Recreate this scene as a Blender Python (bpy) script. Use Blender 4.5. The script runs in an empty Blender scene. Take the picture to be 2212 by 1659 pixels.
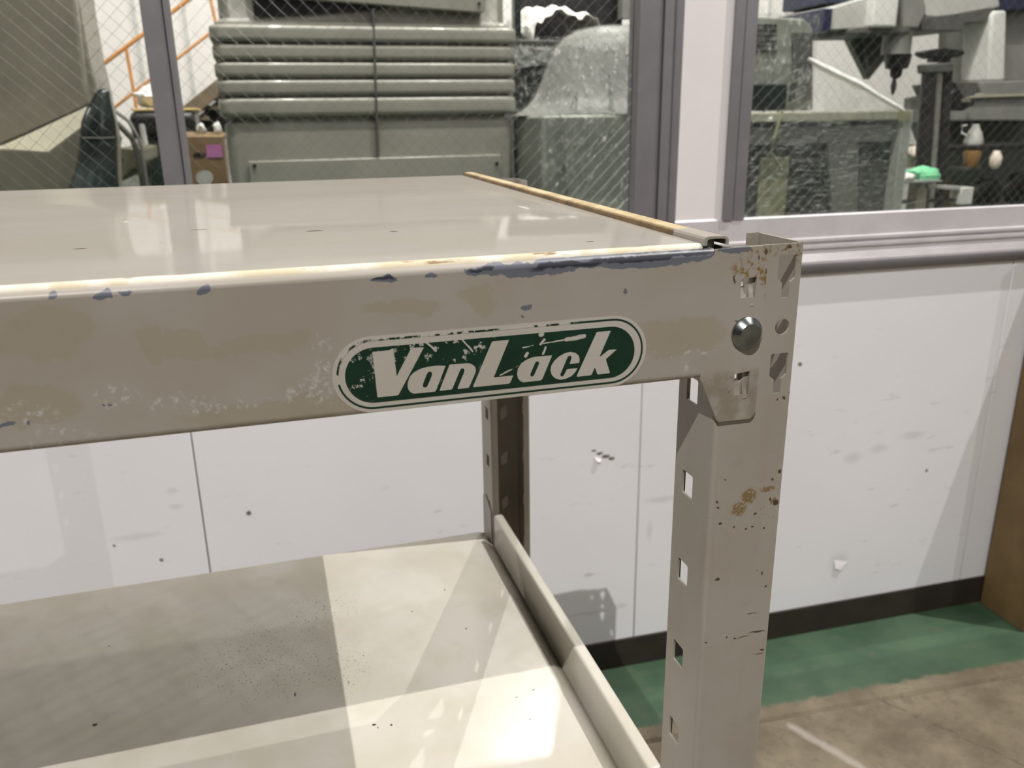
import bpy, bmesh, math, random
from mathutils import Vector, Matrix
from math import radians as rad, pi, cos, sin
random.seed(7)
C = bpy.context.scene.collection
S = bpy.context.scene
H = 1.17                                  # top of the rack above the floor; rack coordinates have z = 0 there

# ------------------------------------------------------------------ camera, world, lamps, exposure
FPX, CX, CY = 1800.25, 1106.0, 829.5
CAM = Vector((-0.2306, -0.3210, 0.0556 + H))
CR = (Matrix.Rotation(-0.2827, 3, 'Z') @ Matrix.Rotation(-0.3111, 3, 'X') @ Matrix.Rotation(0.0151, 3, 'Y'))
cd = bpy.data.cameras.new('camera'); cam = bpy.data.objects.new('camera', cd); C.objects.link(cam)
m4 = Matrix.Identity(4)
for i in range(3):
    m4[i][0] = CR[i][0]; m4[i][1] = CR[i][2]; m4[i][2] = -CR[i][1]; m4[i][3] = CAM[i]
cam.matrix_world = m4
cd.sensor_fit = 'HORIZONTAL'; cd.sensor_width = 36.0; cd.lens = FPX / 2212 * 36
cd.clip_start = 0.02; cd.clip_end = 60
cd.dof.use_dof = True; cd.dof.focus_distance = 0.42; cd.dof.aperture_fstop = 17.0
S.camera = cam
S.view_settings.view_transform = 'Standard'; S.view_settings.look = 'None'
S.view_settings.exposure = 0.0; S.view_settings.gamma = 1.0; S.view_settings.use_curve_mapping = False
w = bpy.data.worlds.new('hall'); S.world = w; w.use_nodes = True
w.node_tree.nodes['Background'].inputs[0].default_value = (1.0, 0.97, 0.95, 1)
w.node_tree.nodes['Background'].inputs[1].default_value = 0.035

def lamp(name, loc, power, color=(1, 0.97, 0.92), radius=0.014):
    l = bpy.data.lights.new(name, 'POINT'); l.energy = power; l.color = color; l.shadow_soft_size = radius
    o = bpy.data.objects.new(name, l); C.objects.link(o); o.location = (loc[0], loc[1], loc[2] + H); return o
lamp('high_bay_lamp', (2.66, 0.12, 4.95), 1150)
lamp('high_bay_lamp', (-2.2, -3.42, 4.95), 1480)
lamp('high_bay_lamp', (2.34, 5.12, 4.95), 850)
lamp('high_bay_lamp', (-8.0, 4.76, 4.95), 750)
lamp('high_bay_lamp', (8.4, -11.0, 4.95), 850, radius=0.03)
lamp('high_bay_lamp', (-0.24, 1.62, 4.95), 760)
lamp('high_bay_lamp', (1.55, 1.58, 4.95), 760)

# ------------------------------------------------------------------ pixel -> point at a real plane
def ray(u, v):
    return CR @ Vector(((u - CX) / FPX, 1, -(v - CY) / FPX))
def at(u, v, Y):
    d = ray(u, v); t = (Y - CAM.y) / d.y; return CAM + d * t
def atz(u, v, z):
    d = ray(u, v); t = (z + H - CAM.z) / d.z; return CAM + d * t
WP = Vector((0.53297, 1.19378, 0)); WE = Vector((0.999513, -0.031191, 0)); WN = Vector((0.031191, 0.999513, 0))
def wl(s, q, h):                          # wall coordinates: along, towards the viewer, up
    return WP + WE * s - WN * q + Vector((0, 0, h))

# ------------------------------------------------------------------ objects
WLOC = {}
def link(name, me, parent=None, mat=None, center=True, smooth=False, angle=40):
    o = bpy.data.objects.new(name, me); C.objects.link(o)
    if len(me.vertices) and center:
        cs = [v.co for v in me.vertices]
        c = Vector([(min(p[i] for p in cs) + max(p[i] for p in cs)) / 2 for i in range(3)])
        if parent is None: c.z = min(p.z for p in cs)
        me.transform(Matrix.Translation(-c))
    else: c = Vector((0, 0, 0))
    WLOC[o.name] = c.copy()
    if parent is not None:
        o.parent = parent; o.location = c - WLOC[parent.name]
    else: o.location = c
    if mat is not None: me.materials.append(mat)
    if smooth:
        for p in me.polygons: p.use_smooth = True
        me.set_sharp_from_angle(angle=rad(angle))
    return o
def tag(o, label=None, cat=None, group=None, kind=None):
    if label: o['label'] = label
    if cat: o['category'] = cat
    if group: o['group'] = group
    if kind: o['kind'] = kind
    return o
def thing(name, label, cat, loc, group=None):
    o = bpy.data.objects.new(name, None); C.objects.link(o); o.location = loc; o.empty_display_size = .05
    WLOC[o.name] = Vector(loc); return tag(o, label, cat, group)

class B:
    def __init__(s): s.v = []; s.f = []
    def add(s, vs, fs):
        n = len(s.v); s.v += [tuple(p) for p in vs]; s.f += [tuple(i + n for i in f) for f in fs]; return s
    def box(s, x0, x1, y0, y1, z0, z1):
        return s.hexa([(x0, y0, z0), (x1, y0, z0), (x1, y1, z0), (x0, y1, z0)], [(x0, y0, z1), (x1, y0, z1), (x1, y1, z1), (x0, y1, z1)])
    def hexa(s, lo, hi):
        return s.add(list(lo) + list(hi), [(3, 2, 1, 0), (4, 5, 6, 7), (0, 1, 5, 4), (1, 2, 6, 5), (2, 3, 7, 6), (3, 0, 4, 7)])
    def wbox(s, s0, s1, q0, q1, h0, h1):
        a = [wl(s0, q1, h0), wl(s1, q1, h0), wl(s1, q0, h0), wl(s0, q0, h0)]
        return s.hexa(a, [p + Vector((0, 0, h1 - h0)) for p in a])
    def prism(s, pts, vec):               # closed polygon of 3-D points, pushed along vec
        n = len(pts); vec = Vector(vec); P = [Vector(p) for p in pts]
        nrm = Vector((0, 0, 0))
        for i in range(n): nrm += P[i].cross(P[(i + 1) % n])
        if nrm.dot(vec) > 0: P.reverse()
        return s.add(P + [p + vec for p in P], [tuple(range(n)), tuple(range(2 * n - 1, n - 1, -1))] + [(i, i + n, (i + 1) % n + n, (i + 1) % n) for i in range(n)])
    def tube(s, pts, r, n=10, cap=True):
        P = [Vector(p) for p in pts]; k0 = len(s.v); rings = len(P)
        for i, p in enumerate(P):
            t = (P[min(i + 1, rings - 1)] - P[max(i - 1, 0)]).normalized()
            a = t.cross(Vector((0, 0, 1))); a = a if a.length > .05 else t.cross(Vector((1, 0, 0)))
            a.normalize(); b = t.cross(a); rr = r[i] if isinstance(r, (list, tuple)) else r
            s.v += [tuple(p + (a * cos(2 * pi * j / n) + b * sin(2 * pi * j / n)) * rr) for j in range(n)]
        for i in range(rings - 1):
            for j in range(n):
                s.f.append((k0 + i * n + j, k0 + i * n + (j + 1) % n, k0 + (i + 1) * n + (j + 1) % n, k0 + (i + 1) * n + j))
        if cap:
            s.f.append(tuple(k0 + j for j in range(n))[::-1]); s.f.append(tuple(k0 + (rings - 1) * n + j for j in range(n)))
        return s
    def lathe(s, c, prof, n=24, sx=1, sy=1, axis=None):   # prof: (radius, height) bottom to top about c
        c = Vector(c); k0 = len(s.v); m = len(prof)
        for r, h in prof:
            for j in range(n):
                x, y = cos(2 * pi * j / n) * r * sx, sin(2 * pi * j / n) * r * sy
                if axis == 'Y': s.v.append(tuple(c + Vector((x, h, y))))
                else: s.v.append(tuple(c + Vector((x, y, h))))
        fl = axis == 'Y'
        for i in range(m - 1):
            for j in range(n):
                q = (k0 + i * n + j, k0 + i * n + (j + 1) % n, k0 + (i + 1) * n + (j + 1) % n, k0 + (i + 1) * n + j)
                s.f.append(q[::-1] if fl else q)
        a = tuple(k0 + j for j in range(n)); b = tuple(k0 + (m - 1) * n + j for j in range(n))
        s.f += [a, b[::-1]] if fl else [a[::-1], b]
        return s
    def sweep(s, prof, d, close=False):   # open profile of 3-D points swept along d
        n = len(prof); d = Vector(d); k0 = len(s.v)
        s.v += [tuple(p) for p in prof] + [tuple(Vector(p) + d) for p in prof]
        for i in range(n if close else n - 1):
            s.f.append((k0 + i, k0 + (i + 1) % n, k0 + (i + 1) % n + n, k0 + i + n))
        return s
    def rot(s, m, c=(0, 0, 0)):
        c = Vector(c); s.v = [tuple(m @ (Vector(p) - c) + c) for p in s.v]; return s
    def obj(s, name, mat, parent=None, bevel=0, smooth=False, seg=2, angle=40, fix=True):
        me = bpy.data.meshes.new(name); me.from_pydata(s.v, [], s.f)
        bm = bmesh.new(); bm.from_mesh(me)
        if fix: bmesh.ops.recalc_face_normals(bm, faces=bm.faces)
        bm.to_mesh(me); bm.free(); me.update()
        o = link(name, me, parent, mat, smooth=smooth or bevel > 0, angle=angle)
        if bevel > 0:
            b = o.modifiers.new('bevel', 'BEVEL'); b.width = bevel; b.segments = seg; b.limit_method = 'ANGLE'; b.angle_limit = rad(35)
        return o

def arc(c, r, a0, a1, n=6):
    return [(c[0] + r * cos(rad(a0 + (a1 - a0) * i / n)), c[1] + r * sin(rad(a0 + (a1 - a0) * i / n))) for i in range(n + 1)]
def rrect(x0, x1, y0, y1, r, n=3):
    return arc((x1 - r, y0 + r), r, -90, 0, n) + arc((x1 - r, y1 - r), r, 0, 90, n) + arc((x0 + r, y1 - r), r, 90, 180, n) + arc((x0 + r, y0 + r), r, 180, 270, n)
def sheet(b, outer, holes, thick, org, ux, uy, un):
    """flat sheet with holes: outline in (a,b), placed at org + a*ux + b*uy, thickness along un"""
    cu = bpy.data.curves.new('tmp', 'CURVE'); cu.dimensions = '2D'; cu.fill_mode = 'BOTH'; cu.extrude = thick / 2
    for poly in [outer] + holes:
        sp = cu.splines.new('POLY'); sp.points.add(len(poly) - 1); sp.use_cyclic_u = True
        for p, q in zip(sp.points, poly): p.co = (q[0], q[1], 0, 1)
    o = bpy.data.objects.new('tmp', cu); C.objects.link(o)
    dg = bpy.context.evaluated_depsgraph_get(); me = o.evaluated_get(dg).to_mesh()
    org, ux, uy, un = Vector(org), Vector(ux), Vector(uy), Vector(un)
    b.add([org + ux * v.co.x + uy * v.co.y + un * (v.co.z + thick / 2) for v in me.vertices], [tuple(p.vertices) for p in me.polygons])
    o.evaluated_get(dg).to_mesh_clear(); bpy.data.objects.remove(o); bpy.data.curves.remove(cu)
    return b

# ------------------------------------------------------------------ materials
class NT:
    def __init__(s, name):
        s.m = bpy.data.materials.new(name); s.m.use_nodes = True; s.t = s.m.node_tree; s.b = s.t.nodes['Principled BSDF']
        s._pos = None
    def n(s, ty, **k):
        x = s.t.nodes.new(ty)
        for a, v in k.items(): setattr(x, a, v)
        return x
    def l(s, a, b): s.t.links.new(a, b)
    def put(s, sock, v):
        if hasattr(v, 'is_output') or isinstance(v, bpy.types.NodeSocket): s.l(v, sock)
        else:
            if getattr(sock, 'type', '') == 'RGBA' and len(v) == 3: v = (*v, 1)
            sock.default_value = v
    def math(s, op, a, b=0.0, clamp=False):
        x = s.n('ShaderNodeMath', operation=op, use_clamp=clamp); s.put(x.inputs[0], a); s.put(x.inputs[1], b); return x.outputs[0]
    def vm(s, op, a, b=None, c=None):
        x = s.n('ShaderNodeVectorMath', operation=op); s.put(x.inputs[0], a)
        if b is not None: s.put(x.inputs[1], b)
        if c is not None: s.put(x.inputs[2], c)
        return x.outputs['Value'] if op in ('LENGTH', 'DOT_PRODUCT') else x.outputs[0]
    def pos(s):
        if s._pos is None: s._pos = s.n('ShaderNodeNewGeometry').outputs['Position']
        return s._pos
    def noise(s, scale, detail=4, rough=.55, vec=None, col=False, dist=0):
        x = s.n('ShaderNodeTexNoise'); x.inputs['Scale'].default_value = scale; x.inputs['Detail'].default_value = detail
        x.inputs['Roughness'].default_value = rough; x.inputs['Distortion'].default_value = dist
        s.l(vec if vec is not None else s.pos(), x.inputs['Vector']); return x.outputs['Color' if col else 'Fac']
    def ramp(s, f, a, b, lo=0.0, hi=1.0, smooth=True):
        x = s.n('ShaderNodeMapRange'); x.interpolation_type = 'SMOOTHSTEP' if smooth else 'LINEAR'
        s.put(x.inputs[0], f); x.inputs[1].default_value = a; x.inputs[2].default_value = b; x.inputs[3].default_value = lo; x.inputs[4].default_value = hi
        return x.outputs[0]
    def mix(s, f, a, b):
        x = s.n('ShaderNodeMix', data_type='RGBA'); s.put(x.inputs[0], f); s.put(x.inputs[6], a); s.put(x.inputs[7], b); return x.outputs[2]
    def warp(s, scale, amp, detail=4):
        nz = s.noise(scale, detail, col=True); c = s.vm('SUBTRACT', nz, (.5, .5, .5)); return s.vm('MULTIPLY_ADD', c, (amp, amp, amp), s.pos())
    def blobs(s, lst, vec, edge=.12):      # lst: (point, (rx,ry,rz)) -> mask 1 inside
        cur = None
        for p, r in lst:
            inv = tuple(1.0 / q for q in r)
            d = s.vm('MULTIPLY_ADD', vec, inv, tuple(-p[i] * inv[i] for i in range(3))); d = s.vm('LENGTH', d)
            cur = d if cur is None else s.math('MINIMUM', cur, d)
        return s.ramp(cur, 1 - edge, 1 + edge, 1, 0)
    def bump(s, h, strength=.2, dist=.001):
        x = s.n('ShaderNodeBump'); x.inputs['Strength'].default_value = strength; x.inputs['Distance'].default_value = dist
        s.put(x.inputs['Height'], h); s.l(x.outputs[0], s.b.inputs['Normal'])
    def set(s, col=None, rough=None, metal=None, spec=None, coat=None):
        if col is not None: s.put(s.b.inputs['Base Color'], col)
        if rough is not None: s.put(s.b.inputs['Roughness'], rough)
        if metal is not None: s.b.inputs['Metallic'].default_value = metal
        if spec is not None: s.b.inputs['Specular IOR Level'].default_value = spec
        if coat is not None: s.b.inputs['Coat Weight'].default_value = coat; s.b.inputs['Coat Roughness'].default_value = .06
        return s.m
def plain(name, col, rough=.5, metal=0, spec=.5, var=.06, scale=9, bump=0, coat=0, bscale=None):
    t = NT(name); a = tuple(c * (1 - var) for c in col); b = tuple(min(1, c * (1 + var)) for c in col)
    t.set(t.mix(t.ramp(t.noise(scale), .3, .7), a, b), rough, metal, spec, coat)
    if bump: t.bump(t.noise(bscale or scale * 4, 5), bump, .004)
    return t.m
def srgb(r, g, b):
    f = lambda c: ((c / 255 + .055) / 1.055) ** 2.4 if c > 10 else c / 255 / 12.92
    return (f(r), f(g), f(b))

PAINT = (.338, .312, .278)
def paint_mat(name, base=PAINT, rough=.42, extra=None):
    t = NT(name)
    c = t.mix(t.ramp(t.noise(16, 3, .5), .36, .64), tuple(x * k for x, k in zip(base, (.93, .92, .88))), tuple(x * k for x, k in zip(base, (1.03, 1.02, 1.04))))
    c = t.mix(t.math('MULTIPLY', t.ramp(t.noise(55, 6, .65), .56, .72), .28), c, tuple(x * .8 for x in base))
    if extra: c = extra(t, c)
    t.set(c, rough); t.bump(t.noise(900, 2), .05, .0004)
    return t.m

YF = -0.002                                # outside of the front beam
def beam_extra(t, c):
    fine = t.warp(140, .006, 6); mid = t.warp(60, .02, 4)
    P = lambda u, v: at(u, v, YF)
    def E(u, v, ru, rv): p = P(u, v); k = (P(u + 20, v) - p).length / 20; return (p, (ru * k, .05, rv * k))
    # older, more olive paint showing in worn patches
    c = t.mix(t.math('MULTIPLY', t.blobs([E(1040, 650, 40, 30), E(870, 662, 90, 22), E(400, 740, 45, 34), E(330, 745, 30, 40), E(560, 745, 120, 26), E(90, 720, 120, 70), E(60, 880, 110, 50), E(600, 890, 200, 30), E(1450, 730, 120, 40)], mid, .12), .6), c, srgb(148, 140, 122))
    # white scuffs
    sc = t.math('MULTIPLY', t.blobs([E(690, 845, 38, 42), E(640, 850, 60, 20), E(470, 880, 90, 12), E(245, 855, 40, 22), E(60, 895, 70, 24), E(140, 930, 50, 14), E(380, 870, 60, 16), E(120, 965, 110, 9), E(1480, 765, 60, 5), E(1492, 797, 10, 12), E(700, 800, 20, 60)], mid, .5), t.ramp(t.noise(380, 6, .72), .50, .60))
    c = t.mix(t.math('MULTIPLY', sc, .7), c, srgb(186, 184, 182))
    # primer where the paint has flaked along the top edge and in chips
    chips = [E(1140, 663, 12, 8), E(1127, 684, 4, 3), E(1353, 630, 5, 8), E(240, 873, 4, 3), E(224, 876, 4, 3), E(60, 914, 6, 6), E(12, 915, 22, 5), E(829, 602, 34, 8), E(934, 592, 12, 5), E(440, 626, 18, 9), E(222, 637, 20, 11), E(267, 633, 16, 6), E(112, 640, 12, 9),
             E(1060, 585, 55, 12), E(1130, 582, 60, 15), E(1200, 575, 60, 18), E(1270, 565, 60, 13), E(1340, 560, 60, 18), E(1410, 558, 60, 18), E(1475, 552, 50, 18), E(1520, 545, 25, 14), E(1590, 538, 36, 9)]
    m = t.blobs(chips, fine, .04); c = t.mix(m, c, srgb(100, 103, 114))
    dark = t.math('MULTIPLY', t.blobs([E(1040, 584, 30, 5), E(1230, 572, 80, 7), E(1400, 556, 80, 6), E(1490, 548, 50, 6), E(829, 600, 28, 4), E(1330, 560, 60, 5)], fine, .2), m)
    c = t.mix(dark, c, srgb(50, 52, 62))
    # rust at the end plate
    rust = t.blobs([E(1625, 575, 30, 26), E(1600, 592, 16, 20), E(1652, 560, 8, 40), E(1640, 545, 26, 10), E(1655, 610, 6, 22)], t.warp(160, .012, 6), .5)
    c = t.mix(t.math('MULTIPLY', rust, t.ramp(t.noise(330, 6, .7), .46, .6)), c, srgb(124, 100, 52))
    c = t.mix(t.blobs([E(1655, 546, 4, 6), E(1640, 556, 2, 4), E(1590, 690, 4, 2), E(1656, 640, 2, 9), E(1570, 845, 2, 2), E(1652, 585, 2, 6), E(1585, 605, 2, 7)], fine, .4), c, srgb(84, 70, 48))
    # patchy darker tone along the bottom fold
    z = t.n('ShaderNodeSeparateXYZ'); t.l(t.pos(), z.inputs[0])
    g = t.math('MULTIPLY', t.ramp(z.outputs[2], H - .0595, H - .0535, 1, 0), t.ramp(t.noise(120, 5), .3, .6))
    return t.mix(t.math('MULTIPLY', g, .55), c, srgb(110, 100, 82))
def post_extra(t, c):
    fine = t.warp(200, .004, 6); P = lambda u, v: at(u, v, 0.0)
    def E(u, v, ru, rv): p = P(u, v); k = (P(u + 20, v) - p).length / 20; return (p, (ru * k, .007, rv * k))
    r = t.math('MULTIPLY', t.blobs([E(1617, 1072, 15, 16), E(1596, 1100, 15, 13), E(1658, 1056, 14, 6), E(1672, 1082, 8, 5)], t.warp(420, .0045, 6), .3), t.ramp(t.noise(700, 3), .38, .46))
    c = t.mix(r, c, srgb(122, 102, 66))
    sp = [E(1549, 1252, 5, 3), E(1550, 1084, 2, 3), E(1551, 1097, 2, 2), E(1556, 1130, 4, 3), E(1585, 1141, 2, 3), E(1612, 1143, 3, 2), E(1625, 1138, 2, 2), E(1568, 1037, 2, 2), E(1650, 1142, 3, 2), E(1684, 1018, 4, 4), E(1676, 1085, 7, 5), E(1662, 1080, 3, 3), E(1668, 1036, 3, 3), E(1630, 1110, 4, 3), E(1635, 1365, 16, 1.6), E(1605, 1376, 14, 1.0), E(1570, 1376, 2, 2), E(1587, 1378, 3, 2), E(1525, 1389, 3, 1.2), E(1646, 1403, 4, 1.5), E(1640, 1412, 9, 1.0), E(1625, 1325, 12, .8), E(1646, 1238, 2, 3), E(1655, 1265, 2, 2), E(1693, 860, 3, 4), E(1680, 862, 2, 2), E(1705, 848, 2, 2), E(1705, 533, 6, 3)]
    c = t.mix(t.blobs(sp, fine, .3), c, srgb(70, 54, 36))
    speck = t.math('MULTIPLY', t.ramp(t.noise(900, 2), .69, .72), t.blobs([E(1665, 1060, 45, 70), E(1560, 1110, 30, 50), E(1640, 1260, 40, 60)], fine, .6))
    c = t.mix(speck, c, srgb(88, 72, 50))
    top = t.math('MULTIPLY', t.blobs([E(1700, 535, 40, 12), E(1730, 545, 10, 30)], t.warp(220, .006, 5), .6), t.ramp(t.noise(420, 6, .7), .5, .6))
    c = t.mix(top, c, srgb(112, 92, 56))
    st = t.n('ShaderNodeMapping'); st.inputs['Scale'].default_value = (90, 90, 7); t.l(t.pos(), st.inputs[0])
    return t.mix(t.math('MULTIPLY', t.ramp(t.noise(1, 4, .5, vec=st.outputs[0]), .5, .75), .25), c, srgb(140, 128, 112))
def shelf_extra(t, c):
    P = lambda u, v: atz(u, v, -.352); fine = t.warp(260, .003, 4)
    d = t.blobs([(P(560, 1420), (.05, .05, .05)), (P(640, 1440), (.03, .035, .05)), (P(740, 1440), (.02, .03, .05)), (P(690, 1320), (.03, .03, .05))], t.warp(30, .03), .6)
    c = t.mix(t.math('MULTIPLY', t.ramp(t.noise(620, 3, .6), .61, .66), t.math('MULTIPLY', d, .85)), c, srgb(70, 66, 58))
    def E(u, v, r, rr=1): return (P(u, v), (r, r * rr, .05))
    return t.mix(t.blobs([E(205, 1566, .0016), E(236, 1396, .0009), E(638, 1500, .0007, 3), E(808, 1566, .0011), E(845, 1567, .0009), E(816, 1572, .0008), E(961, 1275, .0008), E(890, 1322, .0007), E(1007, 1358, .0009), E(785, 1416, .0007), E(1153, 1490, .0010), E(1116, 1506, .0008), E(1145, 1554, .0006), E(753, 1473, .0006)], fine, .3), c, srgb(60, 46, 34))
M = {}
M['beam'] = paint_mat('worn_beige_paint', extra=beam_extra)
M['post'] = paint_mat('rust_specked_beige_paint', (.325, .302, .266), extra=post_extra)
M['paint'] = paint_mat('beige_paint')
M['shelf'] = paint_mat('cream_shelf_paint', (.53, .505, .447), .24, extra=shelf_extra)
def top_mat():
    t = NT('cream_tabletop_paint'); mp = t.n('ShaderNodeMapping'); mp.inputs['Scale'].default_value = (3, 14, 6); t.l(t.pos(), mp.inputs[0])
    c = t.mix(t.ramp(t.noise(1, 4, .55, vec=mp.outputs[0]), .3, .7), (.305, .284, .248), (.325, .308, .275))
    mp2 = t.n('ShaderNodeMapping'); mp2.inputs['Scale'].default_value = (70, 900, 70); t.l(t.pos(), mp2.inputs[0])
    s = t.math('MULTIPLY', t.ramp(t.noise(1, 2, .5, vec=mp2.outputs[0]), .74, .79), .6)
    c = t.mix(s, c, srgb(110, 100, 84))
    P = lambda u, v: atz(u, v, .003)
    c = t.mix(t.blobs([(P(272, 479), (.0012, .003, .05)), (P(1132, 448), (.002, .009, .05))], t.warp(90, .006), .4), c, (.55, .53, .47))  # pale marks; a bump's highlight is put into the colour
    c = t.mix(t.blobs([(P(680, 497), (.004, .0016, .05)), (P(1275, 518), (.002, .001, .05)), (P(850, 498), (.002, .001, .05)), (P(172, 535), (.003, .001, .05)), (P(430, 495), (.004, .001, .05))], t.pos(), .3), c, srgb(70, 62, 52))
    z = t.n('ShaderNodeSeparateXYZ'); t.l(t.pos(), z.inputs[0])      # ivory rounded lip with scrapes
    e = t.ramp(z.outputs[1], .0030, .0052, 1, 0)
    lip = t.mix(t.ramp(t.noise(55, 5, .6), .42, .62), (.60, .53, .39), (.70, .67, .59))
    mp3 = t.n('ShaderNodeMapping'); mp3.inputs['Scale'].default_value = (45, 200, 420); t.l(t.pos(), mp3.inputs[0])
    lip = t.mix(t.ramp(t.noise(1, 4, .6, vec=mp3.outputs[0]), .62, .68), lip, srgb(150, 128, 100))
    c = t.mix(e, c, lip)
    t.set(c, .6, spec=0.0); gl = t.n('ShaderNodeBsdfGlossy'); t.put(gl.inputs['Roughness'], t.ramp(t.noise(4, 2), .3, .7, .05, .075)); gl.inputs[0].default_value = (1, 1, 1, 1)
    mx = t.n('ShaderNodeMixShader'); t.put(mx.inputs[0], t.math('MULTIPLY', t.math('SUBTRACT', 1.0, e), .27)); t.l(t.b.outputs[0], mx.inputs[1]); t.l(gl.outputs[0], mx.inputs[2]); t.l(mx.outputs[0], t.t.nodes['Material Output'].inputs[0]); return t.m
M['top'] = top_mat()
M['strip'] = (lambda t: (t.set(t.mix(t.ramp(t.noise(60, 5, .6), .35, .65), (.38, .29, .15), (.56, .46, .28)), .6), t.bump(t.noise(220, 4), .3, .001))[0])(NT('yellowed_edge_strip'))
M['strip_dark'] = plain('shaded_strip_edge', (.19, .125, .06), .7, var=.3, scale=60)  # strip colour darkened for the shade on its inner side
M['zinc'] = plain('zinc_plated_steel', (.25, .27, .27), .27, 1, var=.25, scale=120)
M['sticker'] = paint_mat('cream_sticker', (.46, .44, .40), .35)
def sign_mat(name, ring=False):
    t = NT(name); g = t.mix(t.ramp(t.noise(70, 3), .3, .7), (.002, .022, .012), (.003, .030, .017))
    P = lambda u, v: at(u, v, YF)
    def E(u, v, ru, rv): p = P(u, v); k = (P(u + 20, v) - p).length / 20; return (p, (ru * k, .05, rv * k))
    if ring:
        d = t.blobs([E(1180, 700, 60, 14), E(900, 730, 110, 14), E(770, 770, 40, 40), E(1060, 715, 110, 12)], t.warp(90, .006), .3)
        k = t.math('MULTIPLY', d, t.ramp(t.noise(300, 4, .6), .46, .52))
        k = t.math('MAXIMUM', k, t.blobs([E(1112, 705, 36, 12), E(1170, 700, 10, 12), E(730, 822, 5, 10)], t.warp(200, .004), .2))
    else:
        d = t.blobs([E(770, 800, 42, 60), E(880, 765, 60, 30), E(960, 765, 70, 40), E(1020, 745, 50, 30)], t.warp(60, .012), .8)
        k = t.math('MULTIPLY', d, t.ramp(t.noise(320, 6, .7), .575, .61))
        line = lambda a, b, r: (lambda p, q: ((p + q) / 2, r, p, q))(P(*a), P(*b))
        segs = [((1130, 750), (1262, 726), .00035), ((1223, 733), (1262, 725), .0009), ((1168, 744), (1175, 733), .0006), ((1080, 810), (1130, 785), .0003), ((1172, 765), (1178, 750), .0004), ((998, 732), (1020, 757), .0004), ((918, 740), (940, 757), .0005), ((1136, 770), (1139, 763), .0006), ((1168, 723), (1170, 722), .001)]
        cur = None
        for a, b, r in segs:
            p, q = P(*a), P(*b); d = q - p; L2 = d.length_squared
            rel = t.vm('SUBTRACT', t.warp(160, .0016, 3) if cur is None else wv, tuple(p))
            if cur is None: wv = rel.node.inputs[0].links[0].from_socket
            h = t.math('MULTIPLY', t.vm('DOT_PRODUCT', rel, tuple(d)), 1 / L2, True)
            x = t.n('ShaderNodeVectorMath', operation='SCALE'); x.inputs[0].default_value = tuple(d); t.l(h, x.inputs['Scale'])
            dist = t.math('DIVIDE', t.vm('LENGTH', t.vm('SUBTRACT', rel, x.outputs[0])), r)
            cur = dist if cur is None else t.math('MINIMUM', cur, dist)
        k = t.math('MAXIMUM', k, t.ramp(cur, .8, 1.2, 1, 0))
        z = None
    t.set(t.mix(k, g, (.46, .44, .40)), .34); return t.m
M['green'] = sign_mat('scratched_green_print'); M['ring'] = sign_mat('flaked_green_border', True)
def wall_mat():
    t = NT('scuffed_white_panel')
    c = t.mix(t.ramp(t.noise(2.2, 3), .3, .7), (.765, .76, .80), (.80, .795, .83))
    mp = t.n('ShaderNodeMapping'); mp.inputs['Scale'].default_value = (14, 14, 45); t.l(t.pos(), mp.inputs[0])
    z = t.n('ShaderNodeSeparateXYZ'); t.l(t.pos(), z.inputs[0]); low = t.ramp(z.outputs[2], .05, .95, 1, .25)
    c = t.mix(t.math('MULTIPLY', t.math('MULTIPLY', t.ramp(t.noise(1, 5, .62, vec=mp.outputs[0]), .63, .74), low), .55), c, (.40, .385, .38))
    def E(u, v, r, rr=1, rz=None): p = at(u, v, 1.19); p = p + (p - CAM) * 0; return (p, (r, .08, rz or r * rr))
    f = t.warp(40, .012, 4)
    c = t.mix(t.math('MULTIPLY', t.blobs([E(1805, 1208, .022, 1), E(1430, 1080, .035, .2), E(1405, 1150, .005, 4), E(1835, 985, .02, .6), E(1270, 1330, .04, .1), E(1345, 1312, .012, .6), E(1890, 965, .02, .5), E(375, 1112, .012, .4), E(1960, 935, .03, .3), E(290, 1180, .04, .15), E(1640, 1290, .03, .3)], f, .7), .26), c, (.34, .33, .34))
    c = t.mix(t.blobs([E(537, 1124, .005), E(1724, 785, .005), E(240, 1200, .003), E(345, 1230, .004), E(1990, 1010, .004), E(1312, 989, .009, .45), E(1324, 993, .007, .6), E(1298, 983, .008, .45), E(1286, 977, .005, .5)], t.warp(60, .006), .3), c, (.16, .14, .12))
    t.set(c, .42); t.bump(t.noise(30, 3), .03, .003); return t.m
M['wall'] = wall_mat()
M['white_panel'] = plain('white_post_panel', (.78, .745, .77), .4, var=.03, scale=4)
M['alu_shade'] = plain('aluminium_in_shade', (.235, .225, .245), .42, .4, var=.05, scale=20)  # sill aluminium darkened: dim reflections on posts, shade on the rail underside
M['alu'] = plain('anodised_aluminium', (.62, .595, .62), .38, .2, var=.05, scale=20)
M['alu_dark'] = plain('shaded_aluminium_groove', (.20, .19, .20), .5, .4, var=.05)
M['base'] = plain('dark_brown_baseboard', (.022, .015, .011), .65, var=.2, scale=14)
M['backwall'] = plain('hall_white_wall', (.68, .655, .63), .6, var=.02)
M['seam'] = plain('wall_seam_grey', (.50, .50, .48), .6)
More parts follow.
